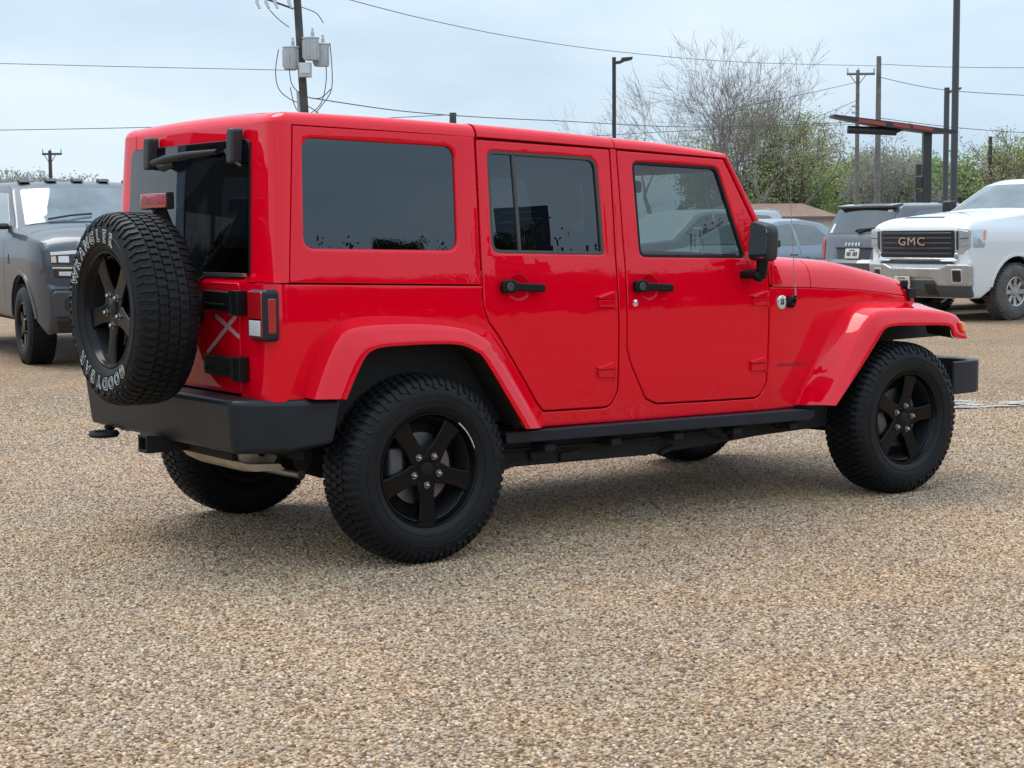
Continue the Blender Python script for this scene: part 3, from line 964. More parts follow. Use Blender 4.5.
# receiver hitch and tow hook
mb = MB()
mb.panel([(-.045, .445), (.045, .445), (.045, .520), (-.045, .520)], lambda a, b, d: (-.86 + d, a, b), holes=[[(-.032, .457), (.032, .457), (.032, .508), (-.032, .508)]], r=.003, thick=.25, step=(.5, .5))
mb.box((-.62, 0, .47), (.10, .9, .06))
mb.box((-.80, 0, .482), (.02, .066, .052))
mb.build('tow_hitch', DARK, jeep, bevel=.003)
mb = MB()
mb.tube([(-.70, .60, .535), (-.74, .60, .50), (-.765, .60, .482)], .020, 8)
mb.lathe([(.045, -.010), (.062, -.013), (.070, 0), (.062, .013), (.045, .010)], n=24, axis='z', c=(-.80, .55, .470), closed=True)
mb.build('tow_hook', DARK, jeep, smooth=50)

# underbody
mb = MB()
for s in (-1, 1):
    mb.prism([(.40, .335), (1.35, .318), (1.75, .333), (2.07, .352), (2.9, .37), (2.9, .52), (.40, .52)], lambda a, b, d: (a, s * d, b), .60, .70)
    mb.box((-.3, s * .45, .55), (.9, .08, .12))
    mb.box((3.2, s * .42, .56), (.7, .08, .12))
    mb.tube([(.05, s * .5, .30), (.75, s * .42, .40)], .03, 8)
    mb.tube([(2.9, s * .5, .32), (2.2, s * .45, .42)], .035, 8)
    mb.tube([(-.10, s * .48, .36), (-.16, s * .46, .75)], .032, 10)
    for k in range(5):
        mb.box((.7 + .38 * k, s * .72, .415 - .004 * k), (.06, .16, .035))
    mb.tube([(2.34, s * .74, .452), (2.52, s * .62, .44)], .02, 8)
mb.box((1.2, 0, .46), (1.4, .5, .16))
mb.box((1.75, .15, .40), (.6, .35, .16))
rnd = random.Random(19)
for k in range(16):
    x = .5 + 1.9 * rnd.random()
    mb.box((x, -.66 - .06 * rnd.random(), .335 + .06 * rnd.random() + .02 * (x > 1.7)), (rnd.uniform(.03, .16), .05, rnd.uniform(.015, .05)), Matrix.Rotation(rnd.uniform(-.3, .3), 3, 'Y'))
mb.tube([(.5, -.70, .41), (1.1, -.71, .395), (1.7, -.70, .40), (2.3, -.68, .42)], .012, 6)
mb.build('chassis_frame', DARK, jeep, bevel=.008)
for x, yd in ((0, 0.0), (2.947, .2)):
    mb = MB()
    mb.tube([(x, -.74, .39), (x, .74, .39)], .042, 12)
    mb.lathe([(.02, -.13), (.10, -.10), (.135, 0), (.10, .10), (.02, .13)], n=20, axis='x', c=(x, yd, .39))
    mb.build('axle', DARK, jeep)
mb = MB()
mb.lathe([(.02, -.62), (.085, -.60), (.095, -.50), (.095, -.12), (.085, -.02), (.02, 0)], n=20, axis='y', c=(-.56, .12, .475))
mb.prism([(-.66, .44), (-.52, .43), (-.50, .405), (-.64, .41)], lambda a, b, d: (a, d, b), -.58, -.16)
mb.build('muffler', TAN, jeep, smooth=40)
mb = MB()
mb.tube([(-.30, .2, .36), (-.34, -.1, .345), (-.35, -.45, .355)], .018, 10)
mb.build('exhaust_pipe', STEEL, jeep)
# front bumper
mb = MB()
for s in (-1, 1):
    mb.prism([(3.66, 0), (3.66, s * .52), (3.635, s * .74), (3.60, s * .83), (3.53, s * .868), (3.33, s * .880), (3.33, s * .862), (3.50, s * .845), (3.55, s * .78), (3.56, s * .5), (3.56, 0)], lambda a, b, d: (a, b, d), .488, .662)
mb.build('front_bumper', BUMPER, jeep, bevel=.014, bseg=3, recalc=True)

# antenna, fender badge
mb = MB()
mb.lathe([(.030, -.800), (.030, -.812), (.020, -.822), (.012, -.826)], n=20, c=(2.185, 0, 1.012))
mb.tube([(2.185, -.822, 1.012), (2.180, -.838, 1.02), (2.176, -.845, 1.045)], .009, 8)
an = mb.build('antenna', PLASTIC, jeep)
mb = MB()
mb.tube([(2.176, -.845, 1.03), (2.125, -.847, 1.62)], [.0022, .0014], 6)
mb.tube([(2.176, -.845, 1.03), (2.172, -.845, 1.075)], .005, 8)
mb.build('antenna_mast', STEEL, an)
mb = MB()
mb.lathe([(.034, -.799), (.034, -.804), (.030, -.8055), (.001, -.8055)], n=28, c=(2.125, 0, 1.012))
bd = mb.build('round_badge', CHROME, jeep, recalc=True)
mb = MB()
mb.lathe([(.001, -.8065), (.026, -.8065), (.026, -.805)], n=24, c=(2.125, 0, 1.012))
mb.build('badge_face', WHITE, bd, recalc=True)
mb = MB()
for dx, dz, w_, h_ in ((-.006, .004, .006, .022), (.006, .004, .006, .022), (0, -.008, .022, .006), (0, .012, .018, .004)):
    mb.box((2.125 + dx, -.8072, 1.012 + dz), (w_, .001, h_))
mb.build('badge_mark', PLASTIC, bd)
mb = MB()
for k in range(9):
    mb.box((2.12 + .026 * k, -(WX(2.12 + .026 * k, .70) + .0008), .705 - .0008 * k), (.017, .001, .012))
mb.build('fender_lettering', mat('dark_badge', (.16, .004, .02), .4), jeep)

# seats, roll bar, dash, steering wheel
def seat(x, y, w, nm):
    mb = MB()
    mb.prism(rpoly([(x - .05, .72, .05), (x + .50, .72, .06), (x + .52, .88, .06), (x + .0, .84, .05)]), lambda a, b, d: (a, y + d, b), -w / 2, w / 2)
    mb.prism(rpoly([(x - .04, .80, .05), (x + .10, .82, .05), (x - .03, 1.36, .05), (x - .15, 1.36, .05)]), lambda a, b, d: (a, y + d, b), -w / 2, w / 2)
    st = mb.build(nm, SEATM, jeep, bevel=.03, bseg=3)
    for yy in ([0] if w < .7 else [-.42, .42]):
        h = MB()
        h.prism(rpoly([(x - .17, 1.41, .03), (x - .06, 1.41, .03), (x - .08, 1.60, .04), (x - .17, 1.60, .04)]), lambda a, b, d: (a, y + yy + d, b), -.13, .13)
        h.tube([(x - .11, y + yy - .06, 1.33), (x - .11, y + yy - .06, 1.43)], .007, 6)
        h.tube([(x - .11, y + yy + .06, 1.33), (x - .11, y + yy + .06, 1.43)], .007, 6)
        h.build('headrest', SEATM, st, bevel=.03, bseg=3)
seat(1.20, -.36, .52, 'front_seat'); seat(1.20, .36, .52, 'front_seat'); seat(.28, 0, 1.24, 'rear_seat')
mb = MB()
for x in (1.06, -.18):
    mb.tube([(x, -.66, .80), (x, -.64, 1.55), (x, -.58, 1.67), (x, .58, 1.67), (x, .64, 1.55), (x, .66, .80)], .035, 10)
for s in (-1, 1):
    mb.tube([(1.06, s * .60, 1.655), (-.18, s * .60, 1.665), (-.52, s * .64, 1.25)], .035, 10)
mb.build('roll_bar', SEATM, jeep, smooth=50)
mb = MB()
mb.prism(rpoly([(2.06, .85), (1.80, .86, .03), (1.76, 1.05, .04), (1.80, 1.215, .05), (2.06, 1.225)]), lambda a, b, d: (a, d, b), -.70, .70)
mb.box((1.76, .37, 1.22), (.2, .34, .05))
mb.build('dashboard', PLASTIC, jeep, bevel=.015)
mb = MB()
ring = [(1.56 + .06 * math.sin(a) - .0, .37 + .185 * math.cos(a), 1.13 + .175 * math.sin(a)) for a in [2 * math.pi * k / 32 for k in range(33)]]
mb.tube(ring, .015, 8, cap=False)
mb.tube([(1.57, .37, 1.13), (1.75, .37, 1.07)], .035, 8)
for a in (0, math.pi, -math.pi / 2):
    mb.tube([(1.57, .37, 1.13), (1.56 + .06 * math.sin(a), .37 + .18 * math.cos(a), 1.13 + .17 * math.sin(a))], .016, 6)
mb.build('steering_wheel', PLASTIC, jeep, smooth=50)
mb = MB()
mb.prism(rpoly([(-.11, 1.555, .02), (.11, 1.555, .02), (.11, 1.615, .02), (-.11, 1.615, .02)]), lambda a, b, d: (1.80 + d, a, b), 0, .03)
mb.build('inner_mirror', PLASTIC, jeep, bevel=.008)

# wheels
w0 = make_wheel(jeep, (0, -.786, .392), 0, 0)
def put_wheel(loc, rz, spin):
    c = copy_tree(w0, jeep)
    c.location = loc; c.rotation_euler = (0, spin, rz)
    return c
put_wheel((2.947, -.786, .392), 0, RAD(-24))
put_wheel((0, .786, .392), math.pi, .5)
put_wheel((2.947, .786, .392), math.pi, .2)
sp = put_wheel((-.955, -.160, 1.062), RAD(-90), RAD(6))
sp.name = 'spare_wheel'
# white outlined lettering on the spare
for word, ctr, span in (('WRANGLER', 118, 98), ('GOODYEAR', -88, 96)):
    n = len(word)
    mb = MB()
    for i, chh in enumerate(word):
        vs_, fs = text_mesh(chh, .064, outline=.0014, bold=.002)
        a = RAD(ctr + span / 2 - span * (i + .5) / n)
        res = []
        for x, y, z in vs_:
            rr = .297 + y; th = a - x * .92 / .30
            s_ = hermite(-rr, [-p[1] for p in TY], _sl)
            r_, yy = ty_at(-s_, .0035 + z)
            res.append((r_ * math.cos(th), yy, r_ * math.sin(th)))
        mb.add(res, fs)
    mb.build('tyre_lettering', WHITE, sp, smooth=0)
mb = MB()   # spare wheel carrier
mb.tube([(-.68, -.160, 1.06), (-.90, -.160, 1.06)], .09, 16)
mb.build('wheel_carrier', DARK, jeep)
# scuff on the rear rim lip
mb = MB()
mb.lathe([(.2315, -.1133), (.2365, -.1130)], n=14, a0=RAD(18), a1=RAD(52))
sc = mb.build('rim_scuff', mat('bare_alloy', (.6, .6, .6), .4, .6, noise=(60, .4)), w0)

# ------------------------------------------------------------------ ground: pea gravel lot
STONES = [(0, (0.095, 0.062, 0.042)), (0.09, (0.165, 0.112, 0.076)), (0.22, (0.255, 0.178, 0.118)), (0.38, (0.325, 0.232, 0.152)), (0.54, (0.395, 0.292, 0.198)), (0.66, (0.315, 0.27, 0.23)), (0.76, (0.4, 0.345, 0.29)), (0.86, (0.47, 0.37, 0.27)), (0.94, (0.6, 0.52, 0.43)), (1.0, (0.42, 0.255, 0.115))]
def ground_mat():
    m, t, b = new_mat('pea_gravel')
    L = t.links.new
    N = t.nodes.new
    geo = N('ShaderNodeNewGeometry')
    def vor(scale, feat='F1', rnd=1.0):
        v = N('ShaderNodeTexVoronoi')
        v.feature = feat
        v.inputs['Scale'].default_value = scale
        v.inputs['Randomness'].default_value = rnd
        L(warp.outputs['Vector'], v.inputs['Vector'])
        return v
    # small warp so that stones are not regular cells
    wn = N('ShaderNodeTexNoise'); wn.inputs['Scale'].default_value = 55; wn.inputs['Detail'].default_value = 2
    L(geo.outputs['Position'], wn.inputs['Vector'])
    sc = N('ShaderNodeVectorMath'); sc.operation = 'SCALE'; sc.inputs['Scale'].default_value = .010
    L(wn.outputs['Color'], sc.inputs[0])
    warp = N('ShaderNodeVectorMath'); warp.operation = 'ADD'
    L(geo.outputs['Position'], warp.inputs[0]); L(sc.outputs['Vector'], warp.inputs[1])
    v1 = vor(66)
    sep = N('ShaderNodeSeparateColor'); L(v1.outputs['Color'], sep.inputs['Color'])
    ramp = N('ShaderNodeValToRGB')
    els = STONES
    while len(ramp.color_ramp.elements) < len(els): ramp.color_ramp.elements.new(.5)
    for e, (p, c) in zip(ramp.color_ramp.elements, els):
        e.position = p; e.color = (*c, 1)
    L(sep.outputs['Red'], ramp.inputs['Fac'])
    # dusty sand between the stones
    dt = N('ShaderNodeMapRange'); dt.inputs['From Min'].default_value = .42; dt.inputs['From Max'].default_value = .68
    L(v1.outputs['Distance'], dt.inputs['Value'])
    mixd = N('ShaderNodeMix'); mixd.data_type = 'RGBA'
    mixd.inputs['B'].default_value = (.15, .10, .064, 1)
    L(dt.outputs['Result'], mixd.inputs['Factor']); L(ramp.outputs['Color'], mixd.inputs['A'])
    # broad patches: greyer, browner, damp and dusty areas
    n1 = N('ShaderNodeTexNoise'); n1.inputs['Scale'].default_value = .55; n1.inputs['Detail'].default_value = 6; n1.inputs['Roughness'].default_value = .6
    L(geo.outputs['Position'], n1.inputs['Vector'])
    r1 = N('ShaderNodeValToRGB')
    r1.color_ramp.elements[0].position = .30; r1.color_ramp.elements[0].color = (.90, .84, .77, 1)
    r1.color_ramp.elements[1].position = .70; r1.color_ramp.elements[1].color = (1.22, 1.13, 1.02, 1)
    L(n1.outputs['Fac'], r1.inputs['Fac'])
    m1 = N('ShaderNodeMix'); m1.data_type = 'RGBA'; m1.blend_type = 'MULTIPLY'; m1.inputs['Factor'].default_value = 1
    L(mixd.outputs['Result'], m1.inputs['A']); L(r1.outputs['Color'], m1.inputs['B'])
    n2 = N('ShaderNodeTexNoise'); n2.inputs['Scale'].default_value = 2.3; n2.inputs['Detail'].default_value = 5
    mpp = N('ShaderNodeMapping'); mpp.inputs['Scale'].default_value = (.5, 1.3, 1); mpp.inputs['Rotation'].default_value = (0, 0, .4)
    L(geo.outputs['Position'], mpp.inputs['Vector']); L(mpp.outputs['Vector'], n2.inputs['Vector'])
    r2 = N('ShaderNodeValToRGB')
    r2.color_ramp.elements[0].position = .42; r2.color_ramp.elements[0].color = (1, 1, 1, 1)
    r2.color_ramp.elements[1].position = .72; r2.color_ramp.elements[1].color = (1.06, .93, .78, 1)
    L(n2.outputs['Fac'], r2.inputs['Fac'])
    m2 = N('ShaderNodeMix'); m2.data_type = 'RGBA'; m2.blend_type = 'MULTIPLY'; m2.inputs['Factor'].default_value = 1
    L(m1.outputs['Result'], m2.inputs['A']); L(r2.outputs['Color'], m2.inputs['B'])
    L(m2.outputs['Result'], b.inputs['Base Color'])
    b.inputs['Roughness'].default_value = .72
    b.inputs['Specular IOR Level'].default_value = .15
    # relief: stones, finer grit and slow undulation
    inv = N('ShaderNodeMath'); inv.operation = 'MULTIPLY_ADD'; inv.inputs[1].default_value = -1.0; inv.inputs[2].default_value = 1.0
    L(v1.outputs['Distance'], inv.inputs[0])
    v2 = vor(150)
    ad = N('ShaderNodeMath'); ad.operation = 'MULTIPLY_ADD'; ad.inputs[1].default_value = -.30
    L(v2.outputs['Distance'], ad.inputs[0]); L(inv.outputs['Value'], ad.inputs[2])
    hv = N('ShaderNodeMath'); hv.operation = 'MULTIPLY_ADD'; hv.inputs[1].default_value = .9
    L(sep.outputs['Green'], hv.inputs[0]); L(ad.outputs['Value'], hv.inputs[2])
    bmp = N('ShaderNodeBump'); bmp.inputs['Strength'].default_value = .8; bmp.inputs['Distance'].default_value = .012
    L(hv.outputs['Value'], bmp.inputs['Height'])
    L(bmp.outputs['Normal'], b.inputs['Normal'])
    return m
GROUND = ground_mat()
g = MB()
g.grid([[(-400, -400, 0), (-400, 700, 0)], [(700, -400, 0), (700, 700, 0)]], flip=True)
tag(g.build('ground', GROUND, smooth=0), kind='structure')

# the loose pea gravel itself: real stones over the near part of the lot
def pea_stones():
    m, t, b = new_mat('pea_stone')
    oi = t.nodes.new('ShaderNodeObjectInfo')
    rp = t.nodes.new('ShaderNodeValToRGB')
    els = STONES
    while len(rp.color_ramp.elements) < len(els): rp.color_ramp.elements.new(.5)
    for e, (p, c) in zip(rp.color_ramp.elements, els):
        e.position = p; e.color = (*c, 1)
    t.links.new(oi.outputs['Random'], rp.inputs['Fac'])
    geo = t.nodes.new('ShaderNodeNewGeometry')
    n1 = t.nodes.new('ShaderNodeTexNoise'); n1.inputs['Scale'].default_value = .55; n1.inputs['Detail'].default_value = 6; n1.inputs['Roughness'].default_value = .6
    t.links.new(geo.outputs['Position'], n1.inputs['Vector'])
    r1 = t.nodes.new('ShaderNodeValToRGB')
    r1.color_ramp.elements[0].position = .30; r1.color_ramp.elements[0].color = (.88, .82, .76, 1)
    r1.color_ramp.elements[1].position = .70; r1.color_ramp.elements[1].color = (1.2, 1.12, 1.03, 1)
    t.links.new(n1.outputs['Fac'], r1.inputs['Fac'])
    m1 = t.nodes.new('ShaderNodeMix'); m1.data_type = 'RGBA'; m1.blend_type = 'MULTIPLY'; m1.inputs['Factor'].default_value = 1
    t.links.new(rp.outputs['Color'], m1.inputs['A']); t.links.new(r1.outputs['Color'], m1.inputs['B'])
    n2 = t.nodes.new('ShaderNodeTexNoise'); n2.inputs['Scale'].default_value = 1.1; n2.inputs['Detail'].default_value = 5
    t.links.new(geo.outputs['Position'], n2.inputs['Vector'])
    r2 = t.nodes.new('ShaderNodeValToRGB')
    r2.color_ramp.elements[0].position = .45; r2.color_ramp.elements[0].color = (1, 1, 1, 1)
    r2.color_ramp.elements[1].position = .70; r2.color_ramp.elements[1].color = (.97, .89, .77, 1)
    t.links.new(n2.outputs['Fac'], r2.inputs['Fac'])
    m2 = t.nodes.new('ShaderNodeMix'); m2.data_type = 'RGBA'; m2.blend_type = 'MULTIPLY'; m2.inputs['Factor'].default_value = 1
    t.links.new(m1.outputs['Result'], m2.inputs['A']); t.links.new(r2.outputs['Color'], m2.inputs['B'])
    t.links.new(m2.outputs['Result'], b.inputs['Base Color'])
    b.inputs['Roughness'].default_value = .55
    b.inputs['Specular IOR Level'].default_value = .25
    mb = MB()
    cx, cy = -3.767, -6.574
    rows = []
    for i in range(15):
        d = 3.3 + (15.5 - 3.3) * i / 14
        rows.append([(cx + d * math.sin(RAD(36.4 + a)), cy + d * math.cos(RAD(36.4 + a)), .0) for a in (-21, -14, -7, 0, 7, 14, 21)])
    mb.grid(rows)
    o = mb.build('pea_gravel', m, smooth=0)
    tag(o, 'tan and brown pea gravel covering the near part of the lot', 'gravel', kind='stuff')
    ng = bpy.data.node_groups.new('gravel_scatter', 'GeometryNodeTree')
    ng.interface.new_socket('Geometry', in_out='INPUT', socket_type='NodeSocketGeometry')
    ng.interface.new_socket('Geometry', in_out='OUTPUT', socket_type='NodeSocketGeometry')
    N, L = ng.nodes.new, ng.links.new
    gin, gout = N('NodeGroupInput'), N('NodeGroupOutput')
    dist = N('GeometryNodeDistributePointsOnFaces')
    pos = N('GeometryNodeInputPosition')
    ds = N('ShaderNodeVectorMath'); ds.operation = 'DISTANCE'; ds.inputs[1].default_value = (cx, cy, 0)
    L(pos.outputs['Position'], ds.inputs[0])
    mr = N('ShaderNodeMapRange')
    mr.inputs['From Min'].default_value = 9.0; mr.inputs['From Max'].default_value = 15.4
    mr.inputs['To Min'].default_value = 7400; mr.inputs['To Max'].default_value = 0
    L(ds.outputs['Value'], mr.inputs['Value'])
    L(mr.outputs['Result'], dist.inputs['Density'])
    L(gin.outputs[0], dist.inputs['Mesh'])
    ico = N('GeometryNodeMeshIcoSphere'); ico.inputs['Radius'].default_value = 1; ico.inputs['Subdivisions'].default_value = 2
    sm = N('GeometryNodeSetShadeSmooth'); L(ico.outputs['Mesh'], sm.inputs['Geometry'])
    # squash the pebble a little unevenly
    p2 = N('GeometryNodeInputPosition')
    nz = N('ShaderNodeTexNoise'); nz.inputs['Scale'].default_value = .9
    L(p2.outputs['Position'], nz.inputs['Vector'])
    of = N('ShaderNodeVectorMath'); of.operation = 'MULTIPLY_ADD'; of.inputs[1].default_value = (.7, .7, .7); of.inputs[2].default_value = (-.35, -.35, -.35)
    L(nz.outputs['Color'], of.inputs[0])
    sp = N('GeometryNodeSetPosition'); L(sm.outputs['Geometry'], sp.inputs['Geometry']); L(of.outputs['Vector'], sp.inputs['Offset'])
    sma = N('GeometryNodeSetMaterial'); sma.inputs['Material'].default_value = m
    L(sp.outputs['Geometry'], sma.inputs['Geometry'])
    inst = N('GeometryNodeInstanceOnPoints')
    L(dist.outputs['Points'], inst.inputs['Points']); L(sma.outputs['Geometry'], inst.inputs['Instance'])
    rr = N('FunctionNodeRandomValue'); rr.data_type = 'FLOAT_VECTOR'
    rr.inputs[0].default_value = (-.5, -.5, 0); rr.inputs[1].default_value = (.5, .5, 6.283)
    L(rr.outputs[0], inst.inputs['Rotation'])
    rs = N('FunctionNodeRandomValue'); rs.data_type = 'FLOAT_VECTOR'; rs.inputs['Seed'].default_value = 3
    rs.inputs[0].default_value = (.0052, .0042, .0030); rs.inputs[1].default_value = (.0105, .0078, .0058)
    L(rs.outputs[0], inst.inputs['Scale'])
    L(inst.outputs['Instances'], gout.inputs[0])
    md = o.modifiers.new('scatter', 'NODES'); md.node_group = ng
pea_stones()
# wet streak's sky glint painted as pale matte blobs, right of the front wheel
pm = mat('painted_glint_pale', (.45, .43, .40), .55, noise=(9, .25))
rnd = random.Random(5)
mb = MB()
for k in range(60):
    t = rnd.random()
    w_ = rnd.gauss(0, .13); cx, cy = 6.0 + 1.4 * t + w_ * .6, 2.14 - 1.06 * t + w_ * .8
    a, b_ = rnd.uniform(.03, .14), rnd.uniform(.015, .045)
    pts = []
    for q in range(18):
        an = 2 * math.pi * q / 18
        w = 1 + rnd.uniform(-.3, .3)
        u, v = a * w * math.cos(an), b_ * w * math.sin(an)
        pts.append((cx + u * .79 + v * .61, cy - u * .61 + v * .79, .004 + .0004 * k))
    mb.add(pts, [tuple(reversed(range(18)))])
tag(mb.build('painted_glint', pm, smooth=0), kind='structure')

# ------------------------------------------------------------------ parked vehicles
class Shell:
    """car body from an outline: top = (x, z, bulge_x, bulge_z) from the front bottom over the roof to the rear bottom"""
    def __init__(self, top, hw, bottom, r=.035):
        self.top, self.hw, self.bottom, self.r = top, hw, bottom, r
    def side(self, s, off=0.0):
        return lambda x, z, d: (x, s * (self.hw(x, z) + off - d), z)
    def at(self, u, y):
        i = min(max(int(u), 0), len(self.top) - 2); t = u - i
        a, b = self.top[i], self.top[i + 1]
        x, z, bx, bz = [lerp(p, q, t) for p, q in zip(a, b)]
        h = self.hw(x, z) - self.r
        k = max(-1, min(1, y / h))
        return Vector((x + bx * (1 - k * k), y, z + bz * (1 - k ** 4)))
    def skin(self, off=0.0):
        def f(y, u, d):
            e = .02
            p = self.at(u, y)
            du = self.at(u + e, y) - self.at(u - e, y)
            dy = self.at(u, y + e) - self.at(u, y - e)
            n = dy.cross(du).normalized()
            q = p + n * (off - d)
            return (q.x, q.y, q.z)
        return f
    def u_front(self, z):
        for i in range(len(self.top) - 1):
            z0, z1 = self.top[i][1], self.top[i + 1][1]
            if z0 <= z <= z1 and z1 > z0:
                return i + (z - z0) / (z1 - z0)
        return len(self.top) - 1
    def u_rear(self, z):
        for i in range(len(self.top) - 2, -1, -1):
            z0, z1 = self.top[i][1], self.top[i + 1][1]
            if z1 <= z <= z0 and z0 > z1:
                return i + (z0 - z) / (z0 - z1)
        return 0
    def front(self, off=0.0):
        k = self.skin(off)
        return lambda y, z, d: k(y, self.u_front(z), d)
    def rear(self, off=0.0):
        k = self.skin(off)
        return lambda y, z, d: k(y, self.u_rear(z), d)
    def build(self, name, m, parent):
        mb = MB()
        out_ = [(p[0], p[1]) for p in self.top] + self.bottom
        for s in (-1, 1):
            mb.panel(out_, self.side(s), r=self.r, thick=self.r + .02, step=(.16, .08), segs=4)
        rows = []
        for i, (x, z, bx, bz) in enumerate(self.top):
            h = self.hw(x, z) - self.r
            rows.append([(x + bx * (1 - (k / 8) ** 2), h * k / 8, z + bz * (1 - (k / 8) ** 4)) for k in range(-8, 9)])
        mb.grid(rows)
        return mb.build(name, m, parent, smooth=35, recalc=True)

def arch(cx, r, zb, n=10):
    """wheel arch as part of a bottom line running from rear to front"""
    a0 = math.asin(min(1, max(-1, (zb - .42) / r)))
    return [(cx - r * math.cos(a0 + (math.pi - 2 * a0) * k / n), .42 + r * math.sin(a0 + (math.pi - 2 * a0) * k / n)) for k in range(n + 1)]

def road_wheel(parent, loc, R_, rr, w, rim_m, spokes, s, dirty=None, lugs=True):
    mb = MB()
    h = w / 2
    mb.lathe([(rr, -h + .01), (rr + .02, -h - .004), (rr + .08, -h - .012), (R_ - .04, -h), (R_ - .012, -h + .03), (R_, -h * .5), (R_, h * .5), (R_ - .012, h - .03), (R_ - .04, h), (rr, h - .01)], n=48)
    for k in range(44):
        a = 2 * math.pi * k / 44
        for e in (-1, 1):
            c = Vector((math.cos(a) * (R_ + .001), e * h * .62, math.sin(a) * (R_ + .001)))
            mb.box(c, (.014, h * .62, .034), Matrix.Rotation(-a, 3, 'Y'))
    wheel = mb.build('wheel', dirty or RUBBER, parent, smooth=40)
    wheel.location = loc
    wheel.rotation_euler = (0, 0, 0 if s < 0 else math.pi)
    r = MB()
    r.lathe([(rr + .004, -h + .004), (rr - .004, -h - .002), (rr - .016, -h + .006), (rr - .03, -h + .07), (rr - .03, h - .04)], n=40)
    r.lathe([(rr - .03, -.01), (.01, -.01)], n=32)
    for k in range(spokes):
        a = -math.pi / 2 + k * 2 * math.pi / spokes
        ca, sa = math.cos(a), math.sin(a)
        wd = 1.15 / spokes * rr
        r.prism([(.04, -wd), (rr - .012, -wd * 1.05), (rr - .012, wd * 1.05), (.04, wd)], lambda u, v, d, ca=ca, sa=sa: (u * ca - v * sa, -h + .035 + d - .02 * u / rr, u * sa + v * ca), 0, .03)
    r.lathe([(.001, -h + .008), (.06, -h + .010), (.075, -h + .04)], n=20)
    if lugs:
        for k in range(8):
            a = 2 * math.pi * (k + .5) / 8
            r.tube([(.095 * math.cos(a), -h + .04, .095 * math.sin(a)), (.095 * math.cos(a), -h + .005, .095 * math.sin(a))], .011, 6)
    r.build('rim', rim_m, wheel, smooth=35)
    return wheel

DGLASS = mat('dark_car_glass', (.02, .024, .028), .02, 0, 1.0, 0.0, 1.0)
WGLASS = mat('windscreen_glass', (.10, .13, .15), .02, 0, .35, 0.0, .6, noise=(1.3, .5))
BLACKT = mat('black_trim', (.015, .015, .016), .45)
RAMP = mat('granite_grey_paint', (.034, .044, .056), .38, .2, .5, .03)
SUVP = mat('charcoal_paint', (.06, .064, .075), .4, .35, 1.0, .03)
SEDP = mat('silver_blue_paint', (.17, .21, .25), .35, .5, 1.0, .03)
WHITEP = mat('white_truck_paint', (.62, .64, .65), .4, 0, 1.0, .03)
DIRTYT = mat('dusty_tyre', (.085, .08, .075), .85, noise=(9, .4))
PLATE = mat('licence_plate', (.62, .62, .56), .5)
PLATEY = mat('licence_plate_cream', (.58, .55, .40), .5)
LAMPG = mat('lamp_grey_lens', (.46, .49, .51), .15, .5, 1.0, .02, bump=(40, .3, .01))
SATIN = mat('satin_bumper_chrome', (.42, .42, .41), .28, .55, noise=(5, .12, .08))

def plate(sh_map, y, z, m, parent, w=.305, h=.152):
    mb = MB()
    mb.panel(rpoly([(y - w / 2, z - h / 2, .015), (y + w / 2, z - h / 2, .015), (y + w / 2, z + h / 2, .015), (y - w / 2, z + h / 2, .015)], 3), sh_map, r=.003, thick=.012, step=(.2, .2))
    p = mb.build('licence_plate', m, parent)
    mb = MB()
    for k in range(7):
        if k == 3: continue
        yy = y + (k - 3) * .036
        mb.panel([(yy - .011, z - .042), (yy + .011, z - .042), (yy + .011, z + .022), (yy - .011, z + .022)], lambda a, b, d: sh_map(a, b, d - .004), r=0, thick=.004, step=(.3, .3))
    mb.panel([(y - .07, z + .044), (y + .07, z + .044), (y + .07, z + .058), (y - .07, z + .058)], lambda a, b, d: sh_map(a, b, d - .004), r=0, thick=.004, step=(.3, .3))
    mb.build('plate_characters', BLACKT, p)

def mapped(fm, poly, m, name, parent, r=.008, thick=.03, holes=(), step=(.12, .12)):
    mb = MB()
    mb.panel(poly, fm, holes=holes, r=r, thick=thick, step=step)
    return mb.build(name, m, parent, smooth=40, wn=True)

def side_mirror(sh, s, x, z, parent, m, sx=.16, sy=.22, sz=.30):
    y = sh.hw(x, z)
    mb = MB()
    mb.box((x, s * (y + .10 + sy / 2), z + sz * .45), (sx, sy, sz))
    mb.box((x, s * (y + .05), z + .05), (.08, .16, .07))
    return mb.build('side_mirror', m, parent, bevel=.04, bseg=3)

LCHR = mat('lamp_chrome', (.50, .52, .54), .2, .45)
WIDE = [False]
def hw_pick(x, z):
    h = hermite(z, [.3, .6, .95, 1.15, 1.36, 1.46, 1.75, 2.0, 2.1], [.95, .985, 1.0, .998, .965, .90, .82, .74, .70])
    if x > .35: h -= (.13 if z < 3 and not WIDE[0] else .05) * ((x - .35) / .6) ** 2
    return h

